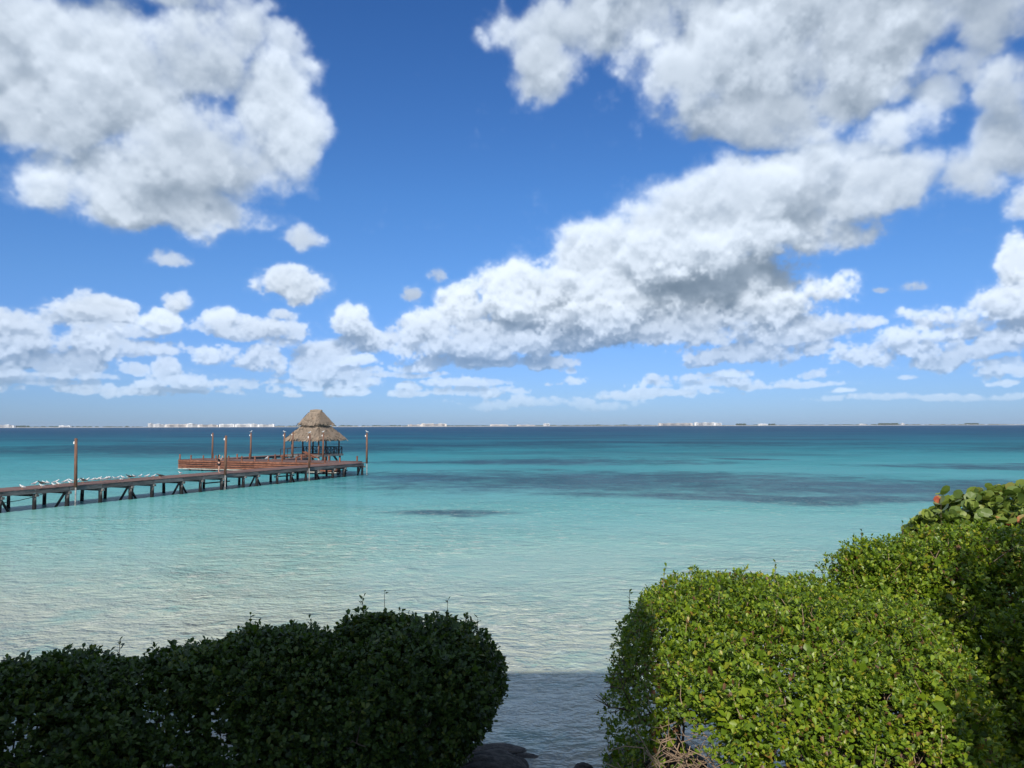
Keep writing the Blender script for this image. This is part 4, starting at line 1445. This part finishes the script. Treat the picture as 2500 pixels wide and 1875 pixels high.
pel = joint((0, 0, 0.88), (0.115, 0.09))
wai = joint((0, 0, 1.04), (0.095, 0.075), pel)
che = joint((0.0, 0, 1.24), (0.115, 0.085), wai)
nek = joint((0.01, 0, 1.39), 0.05, che)
hd = joint((0.03, 0, 1.47), 0.068, nek)
jaw = joint((0.035, 0, 1.53), 0.082, hd)
cro = joint((0.02, 0, 1.60), 0.07, jaw)
for sg in (-1, 1):
    hip = joint((0, sg * 0.085, 0.82), 0.085, pel)
    kne = joint((0.025, sg * 0.10, 0.46), 0.055, hip)
    cal = joint((-0.005, sg * 0.105, 0.32), 0.053, kne)
    ank = joint((-0.01, sg * 0.11, 0.07), 0.036, cal)
    toe = joint((0.14, sg * 0.125, 0.03), 0.032, ank)
    sho = joint((0, sg * 0.15, 1.32), 0.055, che)
    elb = joint((0.17, sg * 0.20, 1.16), 0.040, sho)
    wri = joint((0.27, sg * 0.09, 1.36), 0.028, elb)
    pal = joint((0.285, sg * 0.06, 1.42), 0.032, wri)
    for fx, fy, fz in ((0.02, -0.01, 0.09), (0.005, -0.012, 0.095), (-0.012, -0.012, 0.09), (-0.028, -0.01, 0.07)):
        m1 = joint((0.285 + fx, sg * (0.06 + fy), 1.42 + fz * 0.6), 0.010, pal)
        joint((0.285 + fx, sg * (0.035 + fy), 1.42 + fz), 0.008, m1)
    th = joint((0.315, sg * 0.045, 1.425), 0.011, pal)
    joint((0.325, sg * 0.025, 1.45), 0.009, th)
PERSON = pier_world(19.7, 1.25, DECK)
person = empty('person', PERSON, R(20))
tag(person, 'person in black top and shorts standing on the pier with raised arms', 'person')
body = skinned('body', V_, E_, R_, skin_m, person, 1)
nose = MB().tube([(0.105, 0, 1.545), (0.13, 0, 1.505), (0.10, 0, 1.50)], [0.008, 0.014, 0.008], 6).build('nose', skin_m, body, True)
for sg in (-1, 1):
    MB().tube([(0.098, sg * 0.03, 1.545), (0.108, sg * 0.03, 1.545)], [0.012, 0.006], 6).build('eye', hair_m, body)
skinned('top', [(0, 0, 0.90), (0, 0, 1.05), (0, 0, 1.24), (0.0, 0, 1.355), (0, 0.15, 1.315), (0.085, 0.18, 1.24), (0, -0.15, 1.315), (0.085, -0.18, 1.24)],
        [(0, 1), (1, 2), (2, 3), (2, 4), (4, 5), (2, 6), (6, 7)], [(0.14, 0.11), (0.12, 0.098), (0.138, 0.105), 0.075, 0.072, 0.062, 0.072, 0.062], black_cloth, person, 1)
skinned('shorts', [(0, 0, 0.90), (0, 0.09, 0.80), (0.012, 0.10, 0.60), (0, -0.09, 0.80), (0.012, -0.10, 0.60)],
        [(0, 1), (1, 2), (0, 3), (3, 4)], [(0.145, 0.115), 0.105, 0.092, 0.105, 0.092], black_cloth, person, 1)
skinned('hair', [(0.0, 0, 1.60), (-0.045, 0, 1.53), (-0.075, 0, 1.42), (-0.085, 0, 1.28), (-0.09, 0, 1.18)],
        [(0, 1), (1, 2), (2, 3), (3, 4)], [(0.098, 0.088), (0.105, 0.075), (0.10, 0.05), (0.10, 0.04), (0.06, 0.02)], hair_m, person, 1)


# ------------------------------------------------------------------ far coast
FAR = 4200.0
sand_m = mottled('far_beach_sand', (0.55, 0.52, 0.46), (0.66, 0.63, 0.57), 0.01, 0.95, 3, 0.0, 0.1)
hotel_m = mottled('hotel_white', (0.66, 0.65, 0.63), (0.80, 0.79, 0.77), 0.05, 0.85, 3, 0.0, 0.1)
hotel_p = mottled('hotel_cream', (0.50, 0.45, 0.40), (0.62, 0.57, 0.52), 0.05, 0.85, 3, 0.0, 0.1)
hotel_w = mottled('hotel_window_band', (0.10, 0.11, 0.13), (0.20, 0.21, 0.23), 0.2, 0.4, 3, 0.0, 0.1)
wood_m = mottled('far_wood', (0.030, 0.045, 0.022), (0.065, 0.085, 0.040), 0.08, 0.95, 4, 0.0, 0.1)
frng = np.random.default_rng(6)
# low sandy strip
xs = np.linspace(-5200, 5200, 260)
vs, fs = [], []
for i, x in enumerate(xs):
    y0 = FAR - 60 + 25 * math.sin(x * 0.002)
    vs += [(x, y0, -0.5), (x, y0 + 12, 1.2), (x, y0 + 60, 2.2), (x, y0 + 700, 2.5), (x, y0 + 760, -1)]
for i in range(len(xs) - 1):
    for j in range(4):
        a = i * 5 + j
        fs.append((a, a + 5, a + 6, a + 1))
coast = MB().add(vs, fs).build('far_coast', sand_m)
tag(coast, 'low pale sandy coast along the horizon', 'coast', kind='structure')
# continuous scrub and woods on it
xs = np.arange(-5000, 5000, 13.0)
V, F = [], []
dens = 0.5 + 0.5 * np.sin(xs * 0.0031 + 1.0) * np.sin(xs * 0.0011)
for x, d_ in zip(xs, dens):
    h = 3.0 + 6.5 * d_ * frng.random() + (2.0 if frng.random() < 0.08 else 0)
    if x > 1500:
        h *= 0.75
    y = FAR + frng.uniform(10, 160)
    r = frng.uniform(8, 17)
    b = len(V)
    n = 7
    for k, (zz, rr) in enumerate(((1.5, 0.75), (1.5 + h * 0.45, 1.0), (1.5 + h * 0.85, 0.6))):
        for j in range(n):
            a = 2 * math.pi * (j + frng.uniform(-0.2, 0.2)) / n
            V.append((x + math.cos(a) * r * rr, y + math.sin(a) * r * rr, zz + frng.uniform(-0.1, 0.1) * h))
    V.append((x + frng.uniform(-2, 2), y, 1.5 + h))
    for k in range(2):
        for j in range(n):
            q = [b + k * n + j, b + k * n + (j + 1) % n, b + (k + 1) * n + (j + 1) % n, b + (k + 1) * n + j]
            F += [(q[0], q[1], q[2]), (q[0], q[2], q[3])]
    for j in range(n):
        F.append((b + 2 * n + j, b + 2 * n + (j + 1) % n, b + 3 * n))
far_wood = link('far_wood', mesh_from_arrays('far_wood', np.array(V), np.array(F)), wood_m)
tag(far_wood, 'dark belt of low woods along the far coast', 'woods', kind='stuff')

# taller clumps that stand out on the right
for k, (x, w, h, lab) in enumerate(((1270, 60, 11, 'clump of far trees right of the big white resort on the horizon'), (1440, 40, 10, 'second small clump of far trees right of the big white resort'),
                                    (2080, 110, 11, 'long clump of far trees near the small white house on the right horizon'), (2540, 70, 10, 'far trees on the horizon near the right edge'), (-2700, 90, 10, 'far trees beside the white hotel at the left end of the horizon'))):
    rt = empty('far_trees', (x, FAR - 10, 1.5))
    tag(rt, lab, 'trees', 'clumps of trees on the far coast')
    for q in range(int(w / 11)):
        bm = bmesh.new()
        bmesh.ops.create_icosphere(bm, subdivisions=2, radius=1.0)
        for v in bm.verts:
            f_ = frng.uniform(0.75, 1.2)
            v.co = Vector((v.co.x * 8 * f_, v.co.y * 8 * f_, (v.co.z * 0.42 * f_ + 0.6) * h))
        me = bpy.data.meshes.new('crown')
        bm.to_mesh(me)
        bm.free()
        c = link('crown', me, wood_m, rt)
        c.location = (-w / 2 + q * 11 + frng.uniform(-3, 3), frng.uniform(-8, 8), 0)
        MB().tube([(c.location.x, c.location.y, -1), (c.location.x, c.location.y, h * 0.5)], [0.6, 0.4], 6).build('trunk', BARK, rt)

HOTELS = [(-2782, 97, 12.9, 'white hotel at the far left end of the horizon', 0), (-2455, 60, 7.4, 'small white house alone on the left horizon', 0), (-1980, 32, 18.4, 'white tower at the left end of the far hotel row', 0), (-1932, 64, 14.8, 'white hotel block next to the tower in the far row', 0),
          (-1840, 120, 12.9, 'long cream hotel in the left half of the far hotel row', 1), (-1750, 60, 16.6, 'bright white tall hotel in the middle of the far row', 0), (-1667, 106, 11.1, 'long low cream hotel right of the tall middle one', 1), (-1564, 83, 12.9, 'white hotel block fourth from the right end of the far row', 0),
          (-1474, 87, 12.9, 'white hotel block third from the right end of the far row', 0), (-1412, 37, 14.8, 'narrow white hotel second from the right end of the far row', 0), (-1349, 87, 11.1, 'low white hotel at the right end of the far row', 0),
          (-535, 74, 8.2, 'low pale building left of the cream hotel near the middle of the horizon', 1), (-429, 139, 13.1, 'wide cream hotel near the middle of the horizon', 1), (-72, 98, 6.6, 'low pale building on the horizon at the centre', 1), (75, 98, 4.9, 'very low pale shed on the horizon right of centre', 1),
          (189, 33, 11.5, 'small white tower on the horizon right of centre', 0), (897, 188, 11.5, 'long grey-white resort on the horizon right of centre', 1), (1057, 115, 14.8, 'bright white resort block on the horizon right of centre', 0), (1132, 36, 11.5, 'short white annex at the right end of the bright resort', 0),
          (1376, 49, 6.6, 'small white house on the right horizon', 0), (1925, 33, 4.9, 'tiny pale house on the right horizon', 0), (2146, 16, 8.2, 'tiny white house among far trees near the right edge', 0)]
for x, w, h, lab, cream in HOTELS:
    rt = empty('far_hotel', (x, FAR - 25, 1.2))
    tag(rt, lab, 'building', 'buildings on the far coast')
    m_ = MB()
    h += 2.5
    nb = max(2, int(w / 22))
    xx = -w / 2
    for k in range(nb):
        ww = w / nb
        hh_ = h * (frng.uniform(0.72, 1.0) if k % 2 else 1.0)
        m_.box((xx + ww / 2, (k % 2) * 3.0, hh_ / 2), (ww - 0.4, 18, hh_))
        m_.box((xx + ww * frng.uniform(0.3, 0.7), 2, hh_ + 0.8), (ww * 0.35, 8, 1.6))
        xx += ww
    m_.build('wall', hotel_p if cream else hotel_m, rt)
    floors = max(1, int(h / 3.4))
    for f_ in range(floors):
        m_ = MB()
        m_.box((0, -9.3 + 0.0, 1.9 + f_ * 3.4), (w * 0.86, 0.8, 1.3))
        m_.build('window_band', hotel_w, rt)

# ------------------------------------------------------------------ air between here and the coast
hm = bpy.data.materials.new('haze')
hm.use_nodes = True
hm.node_tree.nodes.clear()
H = NT(hm.node_tree)
pv = H.new('ShaderNodeVolumePrincipled')
pv.inputs['Color'].default_value = (0.72, 0.84, 1.0, 1)
pv.inputs['Density'].default_value = 5.0e-5
ho = H.new('ShaderNodeOutputMaterial')
hm.node_tree.links.new(pv.outputs[0], ho.inputs['Volume'])
haze = MB()
haze.box((0, 2500, 9.5), (13000, 5400, 23.0))
haze = haze.build('haze', hm)
haze['kind'] = 'stuff'
haze['label'] = 'thin bluish sea air'
